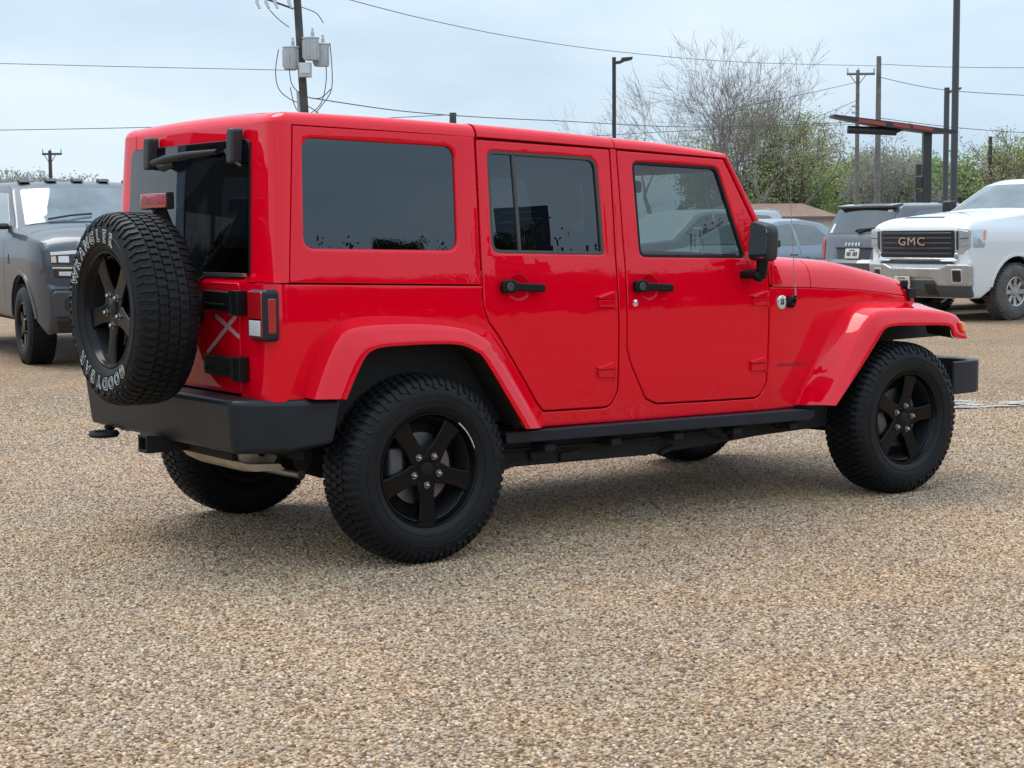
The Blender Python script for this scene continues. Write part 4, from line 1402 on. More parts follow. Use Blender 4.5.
def pickup(root, top, paint, rim_m, tyre_m, style):
    bottom = [(-5.3, .50)] + arch(-3.85, .52, .50) + arch(0, .53, .46) + [(.72, .34)]
    sh = Shell(top, hw_pick, bottom)
    body = sh.build('body', paint, root)
    idx = {round(p[0], 2): i for i, p in enumerate(top)}
    ub, ut = style['ws']
    mapped(sh.skin(.004), rpoly([(-.80, ub + .04, .03), (.80, ub + .04, .03), (.70, ut - .05, .04), (-.70, ut - .05, .04)]), WGLASS, 'windscreen', root, r=.003, thick=.01, step=(.1, .12))
    for s in (-1, 1):
        f = sh.side(s, .004)
        z0, z1 = style['win']
        mapped(f, rpoly([(-.92, z0, .03), (-1.42, z1 - .03, .05), (-2.18, z1, .03), (-2.18, z0, .03)]), DGLASS, 'side_window', root, r=.003, thick=.01)
        mapped(f, rpoly([(-2.30, z0, .03), (-2.30, z1, .03), (-3.02, z1 - .03, .08), (-3.10, z0, .05)]), DGLASS, 'side_window', root, r=.003, thick=.01)
        side_mirror(sh, s, -.92, z0 - .06, root, style['mirror'], .14, .20, .27)
        for x in (-1.32, -2.45):
            mb = MB(); mb.box((x - .75, s * (sh.hw(x - .7, 1.25) + .02), 1.28), (.22, .03, .035))
            mb.build('door_handle', style['mirror'], root, bevel=.01)
        for x in (-2.24, -3.30, -.80):
            mapped(sh.side(s, .001), [(x, .62), (x + .008, .62), (x + .008, z0 - .03), (x, z0 - .03)], BLACKT, 'door_gap', root, r=0, thick=.004, step=(.3, .1))
        for cx in (0, -3.85):
            mb = MB()
            mb.lathe([(.52, s * .93), (.52, s * .5), (.02, s * .5)], n=18, c=(cx, 0, .42), a0=-.1, a1=math.pi + .1)
            mb.build('wheel_well', DARK, root)
            mapped(sh.side(s, .012), [(cx + q[0], q[1]) for q in arch(0, .575, .50, 14)] + [(cx + q[0], q[1]) for q in reversed(arch(0, .525, .50, 14))], style['arch'], 'arch_trim', root, r=.006, thick=.025, step=(.3, .3))
            road_wheel(root, (cx, s * .855, .42), .42, style['rr'], .27, rim_m, style['spokes'], s, tyre_m)
    mb = MB()
    mb.box((-2.3, 0, .48), (5.4, 1.5, .16)); mb.box((-.2, 0, .42), (1.2, 1.6, .14))
    mb.build('underbody', DARK, root)
    return sh

# --- dark grey heavy pickup, nose towards the red car
ram = thing('pickup_truck', 'dark grey pickup truck with roof marker lamps, behind the spare wheel', 'pickup truck', (3.54, 10.56, 0), RAD(90 - 188))
top = [(.78, .36, .10, 0), (.86, .50, .13, 0), (.90, .82, .15, 0), (.85, .86, .15, 0), (.86, 1.06, .16, .0), (.82, 1.22, .16, .02), (.72, 1.30, .12, .05), (.2, 1.37, .0, .08), (-.56, 1.43, 0, .06), (-1.32, 1.88, .10, .03), (-1.52, 1.94, .03, .03), (-2.5, 1.965, 0, .03), (-3.15, 1.93, 0, .03), (-3.42, 1.50, 0, 0), (-3.46, 1.45, 0, 0), (-5.25, 1.45, 0, 0), (-5.32, 1.40, 0, 0), (-5.32, .60, 0, 0)]
sh = pickup(ram, top, RAMP, RIMBLK, RUBBER, dict(ws=(8, 9), win=(1.47, 1.86), mirror=BLACKT, arch=RAMP, rr=.235, spokes=6))
F = sh.front
mapped(F(.012), rpoly([(-.58, .90, .04), (.58, .90, .04), (.60, 1.20, .05), (-.60, 1.20, .05)]), BLACKT, 'grille', ram, r=.01, thick=.03)
for s in (-1, 1):
    q = lambda pts: [(s * a, b) for a, b in pts]
    hl = mapped(F(.010), q(rpoly([(.60, 1.06, .02), (.868, 1.065, .02), (.880, 1.185, .03), (.60, 1.205, .02)])), BLACKT, 'headlight', ram, r=.006)
    mapped(F(.018), q([(.62, 1.155), (.87, 1.150), (.874, 1.180), (.62, 1.19)]), LENSW, 'daytime_lamp', hl, r=.003, thick=.014)
    mapped(F(.018), q(rpoly([(.70, 1.075, .01), (.80, 1.078, .01), (.80, 1.14, .01), (.70, 1.14, .01)])), LENSW, 'lamp_lens', hl, r=.003, thick=.014)
    mapped(F(.018), q([(.82, 1.075), (.868, 1.078), (.870, 1.14), (.82, 1.14)]), mat('pale_amber', (.55, .36, .26), .2, 0, 1.0) if s < 0 else bpy.data.materials['pale_amber'], 'turn_lens', hl, r=.003, thick=.014)
    fl = mapped(F(.008), q(rpoly([(.62, .92, .02), (.845, .93, .02), (.868, 1.035, .02), (.62, 1.035, .02)])), BLACKT, 'lower_lamp', ram, r=.006)
    mapped(F(.016), q([(.63, 1.015), (.862, 1.018), (.862, 1.034), (.63, 1.034)]), CHROME, 'chrome_strip', fl, r=.003, thick=.014)
    mapped(F(.016), q([(.66, .945), (.80, .95), (.80, .99), (.66, .99)]), LENSW, 'lamp_lens', fl, r=.003, thick=.014)
    mapped(F(.034), q(rpoly([(.50, .58, .04), (.76, .60, .04), (.76, .74, .05), (.50, .74, .03)])), BLACKT, 'fog_recess', ram, r=.004, thick=.02)
    mapped(F(.042), q([(.55, .64), (.70, .645), (.70, .69), (.55, .69)]), LENSW, 'fog_lamp', ram, r=.004, thick=.02)
    mb = MB(); mb.box((.45, s * .30, 1.45), (.5, .10, .035), Matrix.Rotation(.08, 3, 'Y'))
    mb.build('bonnet_ridge', RAMP, ram, bevel=.015)
    # emblem on the fender: dark stalking-animal shape kept as a small plain mark
    mapped(sh.side(s, .004), [(-.62, 1.06), (-.50, 1.055), (-.50, 1.075), (-.545, 1.08), (-.53, 1.13), (-.555, 1.16), (-.575, 1.12), (-.565, 1.08), (-.62, 1.075)], BLACKT, 'fender_mark', ram, r=0, thick=.006, step=(.3, .3))
mapped(F(.032), rpoly([(-.86, .53, .03), (.86, .53, .03), (.88, .80, .05), (-.88, .80, .05)]), RAMP, 'front_bumper', ram, r=.02, thick=.06)
mapped(F(.020), rpoly([(-.80, .37, .03), (.80, .37, .03), (.84, .51, .03), (-.84, .51, .03)]), BLACKT, 'front_valance', ram, r=.01, thick=.05)
for y in (-.60, -.30, 0, .30, .60):
    p = sh.at(10, y)
    mb = MB()
    mb.prism(rpoly([(.09, 0, .0), (-.09, 0, .0), (-.07, .038, .02), (.02, .035, .03)]), lambda a, b, d: (p.x + a, p.y + d, p.z + b), -.06, .06)
    mb.build('marker_lamp', BLACKT, ram, bevel=.008)
p = sh.at(10.3, -.46)
mb = MB()
mb.prism([(.12, 0), (-.12, 0), (-.12, .10), (-.07, .11), (.06, .04)], lambda a, b, d: (p.x + a, p.y + d * (1 - b * 4), p.z + b), -.03, .03)
mb.build('roof_fin', RAMP, ram, bevel=.008)
for y in (-.55, .10):
    mb = MB()
    q0, q1 = sh.at(8.08, y), sh.at(8.20, y + .5)
    mb.tube([q0 + Vector((.02, 0, .02)), q0.lerp(q1, .5) + Vector((.03, 0, .03)), q1 + Vector((.02, 0, .02))], .012, 6)
    mb.build('wiper', BLACKT, ram)

# --- white heavy pickup on the right, nose towards the left
gmc = thing('pickup_truck', 'white heavy pickup truck with black barred grille and bright bumper', 'pickup truck', (16.86, 9.83, 0), RAD(90 - 271.5))
top = [(.88, .34, .08, 0), (.95, .50, .10, 0), (.99, .86, .11, 0), (.97, .90, .11, 0), (.99, 1.34, .12, 0), (.94, 1.42, .11, .02), (.82, 1.47, .08, .05), (.20, 1.52, 0, .07), (-.62, 1.60, 0, .05), (-1.34, 2.02, .10, .03), (-1.58, 2.09, .04, .03), (-2.6, 2.10, 0, .03), (-3.20, 2.05, 0, .03), (-3.46, 1.58, 0, 0), (-3.5, 1.50, 0, 0), (-5.4, 1.50, 0, 0), (-5.46, 1.45, 0, 0), (-5.46, .60, 0, 0)]
WIDE[0] = True
sh = pickup(gmc, top, WHITEP, mat('dusty_steel_wheel', (.42, .41, .40), .35, .8, noise=(8, .25)), DIRTYT, dict(ws=(8, 9), win=(1.60, 2.0), mirror=BLACKT, arch=WHITEP, rr=.215, spokes=8))
F = sh.front
gr = mapped(F(.010), rpoly([(-.70, .915, .05), (.70, .915, .05), (.70, 1.33, .03), (-.70, 1.33, .03)]), BLACKT, 'grille', gmc, r=.006, thick=.03)
for k, z in enumerate((.97, 1.045, 1.12, 1.195, 1.265)):
    mapped(F(.026), [(-.66, z), (.66, z), (.655, z + .034), (-.655, z + .034)], mat('grille_bar', (.045, .048, .055), .3, .3) if k == 0 else bpy.data.materials['grille_bar'], 'grille_bar', gr, r=.010, thick=.03)
mapped(F(.030), rpoly([(-.76, .865, .04), (-.50, .865, .04), (-.44, .895, .02), (.44, .895, .02), (.50, .865, .04), (.76, .865, .04), (.76, 1.0, .02), (.70, 1.0, .02), (.70, .93, .03), (-.70, .93, .03), (-.70, 1.0, .02), (-.76, 1.0, .02)]), CHROME, 'grille_surround', gmc, r=.01, thick=.03)
vs_, fs = text_mesh('GMC', .17, depth=.004, spacing=1.12)
mb = MB()
fm = F(.045)
mb.add([fm(-.02 + v[0] * 1.30, 1.165 + v[1], -v[2]) for v in vs_], fs)
mb.build('grille_lettering', mat('red_chrome_letter', (.72, .50, .48), .25, .7), gr, smooth=0)
mapped(F(.012), [(-.74, .84), (.74, .84), (.60, .885), (-.60, .885)], BLACKT, 'air_slot', gmc, r=.003, thick=.02)
mapped(F(.040), rpoly([(-.965, .52, .03), (-.42, .52, .03), (-.34, .63, .06), (.34, .63, .06), (.42, .52, .03), (.965, .52, .03), (.97, .84, .04), (.60, .84, .06), (.46, .785, .05), (-.46, .785, .05), (-.60, .84, .06), (-.97, .84, .04)]), SATIN, 'front_bumper', gmc, r=.025, thick=.08)
mapped(F(.028), rpoly([(-.94, .36, .03), (.94, .36, .03), (.955, .60, .03), (-.955, .60, .03)]), mat('dark_grey_valance', (.06, .062, .065), .6), 'front_valance', gmc, r=.012, thick=.05)
plate(F(.075), -.20, .585, PLATEY, gmc)
for s in (-1, 1):
    q = lambda pts: [(s * a, b) for a, b in pts]
    hl = mapped(F(.014), q(rpoly([(.715, 1.00, .03), (.83, .99, .03), (.86, 1.05, .03), (.945, 1.08, .03), (.945, 1.345, .03), (.74, 1.365, .03), (.715, 1.33, .02)])), LCHR, 'headlight', gmc, r=.008)
    mapped(F(.024), q(rpoly([(.785, 1.09, .02), (.930, 1.12, .02), (.930, 1.31, .02), (.785, 1.335, .02)])), LAMPG, 'lamp_lens', hl, r=.005, thick=.02)
    mapped(F(.026), q(rpoly([(.735, 1.05, .01), (.762, 1.05, .01), (.762, 1.32, .01), (.735, 1.32, .01)])), BLACKT, 'lamp_divider', hl, r=.003, thick=.02)
    mapped(F(.030), q([(.785, 1.205), (.93, 1.215), (.93, 1.225), (.785, 1.215)]), BLACKT, 'lamp_divider', hl, r=.002, thick=.02)
    mapped(sh.side(s, .006), rpoly([(.72, 1.08, .03), (.93, 1.08, .02), (.94, 1.335, .02), (.64, 1.35, .03)]), LAMPG, 'side_lens', hl, r=.003, thick=.02)
    mapped(sh.side(s, .012), rpoly([(.70, 1.20, .01), (.74, 1.18, .01), (.72, 1.32, .01), (.67, 1.33, .01)]), LENSO, 'turn_lens', hl, r=.003, thick=.02)
    mapped(F(.052), q(rpoly([(.66, .56, .03), (.84, .56, .03), (.845, .775, .04), (.66, .775, .02)])), LCHR, 'fog_surround', gmc, r=.008, thick=.03)
    mapped(F(.056), q(rpoly([(.685, .59, .02), (.815, .59, .02), (.82, .755, .03), (.685, .755, .02)])), BLACKT, 'fog_recess', gmc, r=.004, thick=.02)
    mapped(F(.034), q(rpoly([(.20, .40, .03), (.42, .40, .03), (.36, .55, .03), (.18, .55, .03)])), BLACKT, 'tow_recess', gmc, r=.004, thick=.02)
    mapped(sh.side(s, .006), [(-.42, 1.30), (-.22, 1.30), (-.22, 1.325), (-.42, 1.325)], BLACKT, 'fender_mark', gmc, r=.002, thick=.01, step=(.3, .3))
mapped(sh.skin(.006), rpoly([(-.38, 5.92, .02), (.38, 5.92, .02), (.35, 6.10, .02), (-.35, 6.10, .02)]), BLACKT, 'bonnet_scoop', gmc, r=.004, thick=.012, step=(.15, .05))

WIDE[0] = False
# --- charcoal estate car seen from behind
def hw_suv(x, z):
    h = hermite(z, [.3, .6, .9, 1.1, 1.22, 1.5, 1.74, 1.82], [.88, .93, .955, .95, .92, .83, .73, .69])
    if x < .35: h -= .10 * ((.35 - x) / .4) ** 2
    if x > 4.3: h -= .20 * ((x - 4.3) / .55) ** 2
    return h
def make_suv(name, label, loc, rz, paint, detail=True):
    root = thing(name, label, 'sport utility car', loc, rz)
    top = [(4.62, .34, .12, 0), (4.72, .60, .14, 0), (4.66, .95, .12, .02), (4.40, 1.10, .10, .04), (3.35, 1.19, 0, .05), (2.62, 1.66, .06, .03), (2.35, 1.725, .03, .03), (1.3, 1.755, 0, .035), (.34, 1.735, -.03, .03), (.26, 1.70, -.05, .02), (.05, 1.25, -.08, 0), (.0, 1.18, -.09, 0), (-.04, .86, -.10, 0), (-.10, .80, -.10, 0), (-.09, .48, -.10, 0), (.0, .36, -.08, 0)]
    bottom = [(.35, .34)] + arch(.95, .43, .34) + arch(3.75, .43, .34) + [(4.4, .32)]
    sh = Shell(top, hw_suv, bottom)
    sh.build('body', paint, root)
    Rr = sh.rear
    mapped(Rr(.006), rpoly([(-.76, 1.275, .05), (.76, 1.275, .05), (.655, 1.665, .05), (-.655, 1.665, .05)]), DGLASS, 'rear_window', root, r=.004, thick=.012, step=(.12, .08))
    mb = MB()
    mb.prism(rpoly([(.40, 1.772, .0), (.14, 1.738, .02), (.15, 1.700, .01), (.36, 1.690, .0)]), lambda a, b, d: (a - .05 * (1 - (d / .7) ** 2), d, b), -.66, .66)
    mb.build('roof_spoiler', paint, root, bevel=.008)
    mb = MB()
    mb.prism([(.17, 1.712), (.155, 1.700), (.30, 1.66), (.30, 1.712)], lambda a, b, d: (a - .05 * (1 - (d / .7) ** 2), d, b), -.63, .63)
    mb.build('spoiler_underside', BLACKT, root)
    for s in (-1, 1):
        mb = MB()
        mb.panel(rpoly([(s * .74, .86, .02), (s * .845, .86, .02), (s * .85, 1.21, .02), (s * .77, 1.21, .02)]), Rr(.012), r=.006, thick=.02)
        mb.panel(rpoly([(.02, .90, .02), (.20, .95, .02), (.18, 1.19, .02), (.08, 1.20, .02)]), sh.side(s, .012), r=.006, thick=.02)
        mb.build('tail_light', LENSR, root)
        f = sh.side(s, .004)
        for pl_ in ([(.42, 1.30, .10), (.55, 1.64, .12), (1.28, 1.67, .02), (1.28, 1.28, .02)], [(1.34, 1.28, .02), (1.34, 1.67, .02), (2.12, 1.67, .02), (2.12, 1.28, .02)], [(2.18, 1.28, .02), (2.18, 1.67, .02), (2.50, 1.62, .08), (3.05, 1.28, .03)]):
            mapped(f, rpoly(pl_), DGLASS, 'side_window', root, r=.003, thick=.01)
        side_mirror(sh, s, 2.85, 1.24, root, paint, .14, .16, .18)
        for cx in (.95, 3.75):
            road_wheel(root, (cx, s * .82, .365), .365, .22, .24, STEEL, 5, s)
            mb = MB(); mb.lathe([(.43, s * .88), (.43, s * .5), (.02, s * .5)], n=18, c=(cx, 0, .42), a0=-.2, a1=math.pi + .2)
            mb.build('wheel_well', DARK, root)
    rc = mapped(Rr(.004), rpoly([(-.40, .86, .03), (.34, .86, .03), (.40, 1.045, .02), (-.44, 1.045, .02)]), mat(name + '_recess', (.035, .037, .043), .5), 'plate_recess', root, r=.004, thick=.02)
    mapped(Rr(.020), [(-.46, 1.035), (.42, 1.035), (.42, 1.060), (-.46, 1.060)], BLACKT, 'plate_ledge', root, r=.006, thick=.02)
    if detail:
        plate(Rr(.016), -.02, .955, PLATE, rc, .33, .165)
        vs_, fs = text_mesh('DODGE', .066, depth=.002, bold=.005, spacing=1.9)
        fm = Rr(.010)
        mb = MB(); mb.add([fm(-(v[0]) * 1.0, 1.105 + v[1] * .9, -v[2]) for v in vs_], fs)
        mb.build('tailgate_lettering', CHROME, root, smooth=0)
        mapped(Rr(.008), [(.60, 1.50), (.66, 1.50), (.65, 1.55), (.59, 1.55)], WHITE, 'window_sticker', root, r=.002, thick=.01) if False else None
        mapped(Rr(.010), [(.655, 1.29), (.735, 1.29), (.70, 1.44), (.64, 1.44)], PLATE, 'window_sticker', root, r=.002, thick=.008)
        mapped(Rr(.010), [(-.61, 1.615), (-.50, 1.615), (-.50, 1.65), (-.61, 1.65)], PLATE, 'window_sticker', root, r=.002, thick=.008)
        mb = MB()
        a, b_ = Rr(.02)(-.02, 1.30, 0), Rr(.03)(-.50, 1.365, 0)
        mb.tube([Rr(.03)(.0, 1.30, 0), Rr(.05)(-.04, 1.315, 0), b_], [.022, .022, .010], 8)
        mb.build('rear_wiper', BLACKT, root)
    mapped(Rr(.02), rpoly([(-.80, .40, .03), (.80, .40, .03), (.82, .56, .03), (-.82, .56, .03)]), BLACKT, 'rear_bumper', root, r=.01, thick=.03)
    return root
make_suv('parked_suv', 'dark grey sport utility car seen from behind, between blue-grey saloon and white pickup', (17.25, 12.30, 0), RAD(-6), SUVP)
make_suv('parked_suv', 'pale silver tall car farthest back in the row, beyond the blue-grey saloon', (21.3, 18.55, 0), RAD(180), mat('pale_silver_paint', (.36, .38, .40), .4, .2, 1.0, .03), False)

# --- silver blue saloon between them
def hw_sed(x, z):
    h = hermite(z, [.3, .6, .85, .98, 1.2, 1.46, 1.56], [.83, .90, .92, .88, .79, .64, .60])
    if x > .3: h -= .22 * ((x - .3) / .6) ** 2
    if x < -3.2: h -= .12 * ((-3.2 - x) / .6) ** 2
    return h
sed = thing('parked_car', 'blue-grey saloon car with black door mirror, left of the dark grey sport utility car', 'car', (17.0, 16.05, 0), RAD(180))
top = [(.78, .30, .14, 0), (.86, .55, .16, 0), (.80, .74, .14, .02), (.30, .92, .04, .05), (-.62, 1.03, .0, .04), (-1.32, 1.45, .08, .03), (-1.62, 1.52, .04, .03), (-2.2, 1.535, 0, .03), (-2.72, 1.47, -.04, .03), (-3.30, 1.10, -.06, .02), (-3.72, 1.06, -.06, .02), (-3.80, .95, -.08, 0), (-3.84, .60, -.10, 0), (-3.76, .32, -.08, 0)]
sh = Shell(top, hw_sed, [(-3.3, .30)] + arch(-2.80, .37, .30) + arch(0, .37, .30) + [(.6, .28)])
sh.build('body', SEDP, sed)
mapped(sh.skin(.005), rpoly([(-.70, 4.06, .03), (.70, 4.06, .03), (.58, 4.95, .04), (-.58, 4.95, .04)]), WGLASS, 'windscreen', sed, r=.003, thick=.01, step=(.1, .15))
mapped(sh.skin(.005), rpoly([(-.56, 8.08, .03), (.56, 8.08, .03), (.66, 8.95, .04), (-.66, 8.95, .04)]), DGLASS, 'rear_window', sed, r=.003, thick=.01, step=(.1, .15))
for s in (-1, 1):
    f = sh.side(s, .004)
    mapped(f, rpoly([(-.80, 1.06, .02), (-1.36, 1.415, .08), (-1.86, 1.465, .02), (-1.86, 1.06, .02)]), DGLASS, 'side_window', sed, r=.003, thick=.01)
    mapped(f, rpoly([(-1.93, 1.06, .02), (-1.93, 1.465, .02), (-2.50, 1.425, .10), (-2.86, 1.09, .04)]), DGLASS, 'side_window', sed, r=.003, thick=.01)
    side_mirror(sh, s, -1.12, 1.04, sed, BLACKT, .12, .15, .14)
    for x in (-1.72, -2.62):
        mb = MB(); mb.box((x, s * (sh.hw(x, .90) + .016), .90), (.18, .03, .03)); mb.build('door_handle', SEDP, sed, bevel=.008)
    for x in (-1.895, -.86):
        mapped(sh.side(s, .001), [(x, .40), (x + .007, .40), (x + .007, 1.04), (x, 1.04)], BLACKT, 'door_gap', sed, r=0, thick=.004, step=(.3, .1))
    for cx in (0, -2.80):
        road_wheel(sed, (cx, s * .78, .33), .33, .20, .21, STEEL, 5, s, lugs=False)
        mb = MB(); mb.lathe([(.37, s * .85), (.37, s * .5), (.02, s * .5)], n=18, c=(cx, 0, .42), a0=-.3, a1=math.pi + .3)
        mb.build('wheel_well', DARK, sed)
    mapped(sh.front(.008), [(s * a, b) for a, b in rpoly([(.42, .66, .02), (.66, .68, .02), (.68, .76, .02), (.44, .74, .02)])], LENSW, 'headlight', sed, r=.004, thick=.02)
    mapped(sh.rear(.008), [(s * a, b) for a, b in rpoly([(.50, .84, .02), (.74, .84, .02), (.74, .98, .02), (.50, .98, .02)])], LENSR, 'tail_light', sed, r=.004, thick=.02)

# ------------------------------------------------------------------ trees
def leaf_mat(name, lo, hi):
    m, t, b = new_mat(name)
    gi = t.nodes.new('ShaderNodeNewGeometry')
    rp = t.nodes.new('ShaderNodeValToRGB')
    rp.color_ramp.elements[0].color = (*lo, 1); rp.color_ramp.elements[1].color = (*hi, 1)
    t.links.new(gi.outputs['Random Per Island'], rp.inputs['Fac'])
    t.links.new(rp.outputs['Color'], b.inputs['Base Color'])
    b.inputs['Roughness'].default_value = .6
    b.inputs['Specular IOR Level'].default_value = .2
    tr = t.nodes.new('ShaderNodeBsdfTranslucent')
    t.links.new(rp.outputs['Color'], tr.inputs['Color'])
    ms = t.nodes.new('ShaderNodeMixShader'); ms.inputs['Fac'].default_value = .42
    t.links.new(b.outputs['BSDF'], ms.inputs[1]); t.links.new(tr.outputs['BSDF'], ms.inputs[2])
    t.links.new(ms.outputs['Shader'], t.nodes['Material Output'].inputs['Surface'])
    return m
BARK = mat('grey_bark', (.21, .19, .18), .9, noise=(3, .35))
BARKD = mat('brown_bark', (.11, .095, .08), .9, noise=(3, .35))
LEAF = {'olive': leaf_mat('olive_leaves', (.22, .245, .11), (.46, .47, .27)),
        'green': leaf_mat('spring_leaves', (.14, .21, .075), (.33, .43, .18)),
        'yellow': leaf_mat('yellow_green_leaves', (.22, .27, .09), (.44, .50, .20)),
        'dark': leaf_mat('dark_leaves', (.08, .125, .06), (.21, .28, .14)),
        'deep': leaf_mat('deep_green_leaves', (.025, .045, .022), (.08, .12, .055)),
        'grey': leaf_mat('pale_buds', (.24, .25, .21), (.42, .42, .36))}

def make_tree(name, label, x, y, h, seed, spread=.5, depth=5, kids=(3, 4), bark=BARK, leaf=None, leaf_n=10, leaf_s=.16, leaf_r=.5, trunks=1, trunk_frac=.22, thick=.03, wig=.16, low=False, group=None, tw=.009, lean=.25, low_h=.62):
    rnd = random.Random(seed)
    root = thing(name, label, 'tree', (x, y, 0), 0, group)
    tb, lb = MB(), MB()
    tips = []
    def rv():
        return Vector((rnd.gauss(0, 1), rnd.gauss(0, 1), rnd.gauss(0, 1))).normalized()
    def grow(p, d, L, r, k):
        pts, rs = [p], [r]
        q = p; dd = d.copy()
        n = 4 if k < 3 else 3
        for i in range(n):
            dd = (dd + rv() * wig + Vector((0, 0, .05))).normalized()
            q = q + dd * (L / n)
            pts.append(q); rs.append(r * (1 - .45 * (i + 1) / n))
        tb.tube(pts, rs, 7 if k == 0 else (5 if k < 3 else 3), cap=False)
        if k >= depth - 2: tips.append((pts[-1], dd)); tips.append((pts[-2], dd))
        if k >= depth: return
        m = rnd.randint(*kids)
        for i in range(m):
            f = rnd.uniform(.45, 1.0) if i else 1.0
            j = min(n, max(1, round(f * n)))
            nd = (dd + rv() * (spread + .25 * (i > 0))).normalized()
            if nd.z < -.15: nd.z *= .3
            grow(pts[j], nd.normalized(), L * rnd.uniform(.62, .86), max(tw, rs[j] * rnd.uniform(.55, .75)), k + 1)
    for t in range(trunks):
        d0 = Vector((rnd.gauss(0, .10 + lean * (trunks > 1)), rnd.gauss(0, .10 + lean * (trunks > 1)), 1)).normalized()
        grow(Vector((rnd.uniform(-.2, .2) * (trunks > 1), rnd.uniform(-.2, .2) * (trunks > 1), -.05)), d0, h * trunk_frac, h * thick * (1 if trunks == 1 else .75), 0)
    zmax = max(v[2] for v in tb.v)
    k = h / zmax
    tb.v = [(a * k, b * k, c * k) for a, b, c in tb.v]
    tb.build('trunk', bark, root, smooth=60)
    if leaf:
        for p, d in tips:
            p = p * k
            c = leaf_n if rnd.random() < .85 else leaf_n // 3
            for i in range(c):
                o = p + rv() * leaf_r * rnd.random() ** .5
                a = rv(); b = a.cross(rv()).normalized(); s = leaf_s * rnd.uniform(.6, 1.3)
                lb.add([o - a * s * .5, o + b * s * .33, o + a * s * .5, o - b * s * .33], [(0, 1, 2, 3)])
        if low:      # scrub filling the lower half of the crown
            R_ = h * .38
            for i in range(low):
                a = rnd.uniform(0, 2 * math.pi); rr = R_ * rnd.random() ** .5
                o = Vector((rr * math.cos(a), rr * math.sin(a), h * low_h * rnd.random() ** .8 * (1 - .3 * rr / R_)))
                c = rv(); b = c.cross(rv()).normalized(); s = leaf_s * rnd.uniform(.6, 1.3)
                lb.add([o - c * s * .5, o + b * s * .33, o + c * s * .5, o - b * s * .33], [(0, 1, 2, 3)])
        lb.build('crown', LEAF[leaf], root, smooth=0)
    return root

make_tree('bare_tree', 'tallest leafless tree, its wide branches rising behind the red roof', 66.9, 66.1, 13.2, 226, spread=.46, depth=6, kids=(3, 3), trunks=4, trunk_frac=.30, thick=.030, bark=BARK, tw=.0095, wig=.22, lean=.30)
make_tree('bare_tree', 'pale leafless tree right behind the low black lamp post', 76.8, 90.0, 11.4, 400, spread=.45, depth=6, kids=(2, 3), trunks=3, trunk_frac=.28, thick=.020, bark=BARK, tw=.008, wig=.26)
make_tree('bare_tree', 'slim leafless tree between the lamp post and the tallest bare tree', 70.5, 78.4, 11.4, 15, spread=.42, depth=6, kids=(2, 3), trunks=2, trunk_frac=.28, thick=.024, bark=BARK, tw=.007, wig=.26)
make_tree('bare_tree', 'small faint leafless tree left of the black lamp post', 70.2, 86.1, 7.8, 21, spread=.5, depth=5, kids=(3, 3), trunks=2, thick=.02, bark=BARK, tw=.007)
make_tree('leafy_tree', 'olive half-leafed tree rising over the front of the red roof', 72.2, 72.1, 10.05, 303, spread=.66, depth=5, kids=(3, 4), bark=BARKD, leaf='olive', leaf_n=5, leaf_s=.15, leaf_r=.60, trunk_frac=.24, trunks=2, thick=.022, tw=.012)
make_tree('leafy_tree', 'loose olive tree with long right-hand branches above the brown-roofed shed', 69.4, 64.2, 8.6, 37, spread=.75, depth=5, kids=(3, 3), bark=BARKD, leaf='olive', leaf_n=5, leaf_s=.12, leaf_r=.5, trunk_frac=.22, thick=.026, tw=.012)
GT = 'green trees along the far edge of the lot'
for x, y, h, seed, lf, lab in (
        (72.4, 72.0, 6.6, 41, 'green', 'fresh green tree directly behind the windscreen pillar of the red car'),
        (77.8, 73.0, 6.3, 42, 'green', 'fresh green tree above the brown-roofed shed'),
        (84.2, 75.8, 5.9, 43, 'yellow', 'yellow-green tree at the right end of the brown-roofed shed'),
        (89.3, 77.0, 6.2, 44, 'dark', 'dark green tree behind the two utility poles'),
        (82.0, 67.4, 6.6, 45, 'olive', 'olive tree behind the black sign frame'),
        (88.9, 69.8, 6.3, 46, 'green', 'green tree left of the tall light pole'),
        (84.4, 63.2, 6.0, 47, 'green', 'green tree just right of the tall light pole'),
        (89.5, 64.4, 5.6, 48, 'dark', 'dark green tree above the roof of the white pickup'),
        (86.1, 59.4, 6.9, 49, 'yellow', 'yellow-green tree at the right edge of the picture')):
    make_tree('leafy_tree', lab, x, y, h, seed, spread=.62, depth=4, kids=(3, 4), bark=BARKD, leaf=lf, leaf_n=18, leaf_s=.20, leaf_r=.75, trunk_frac=.24, trunks=2, thick=.02, low=2200, group=GT)
for x, y, seed, lab in ((96.96, 87.6, 51, 'small round-headed tree, left one of the far pair'), (99.3, 88.3, 52, 'small round-headed tree, right one of the far pair')):
    make_tree('leafy_tree', lab, x, y, 7.2, seed, spread=.5, depth=4, kids=(3, 4), bark=BARKD, leaf='dark', leaf_n=14, leaf_s=.22, leaf_r=.45, trunk_frac=.5, thick=.02)
make_tree('bare_tree', 'grey budding tree behind the post of the black sign frame', 77.9, 62.9, 7.6, 61, spread=.5, depth=5, kids=(3, 4), trunks=2, leaf='grey', leaf_n=3, leaf_s=.14, leaf_r=.4, thick=.016)
make_tree('bare_tree', 'dark leaning leafless tree above the cab of the white pickup', 73.5, 51.2, 6.9, 63, spread=.65, depth=5, kids=(3, 3), trunks=3, bark=BARKD, leaf='olive', leaf_n=1, leaf_s=.14, thick=.02)
make_tree('budding_tree', 'pale budding tree above the cab of the dark grey pickup', 28.3, 82.1, 4.9, 71, spread=.6, depth=5, kids=(3, 4), trunks=3, leaf='grey', leaf_n=5, leaf_s=.14, leaf_r=.35, thick=.014)
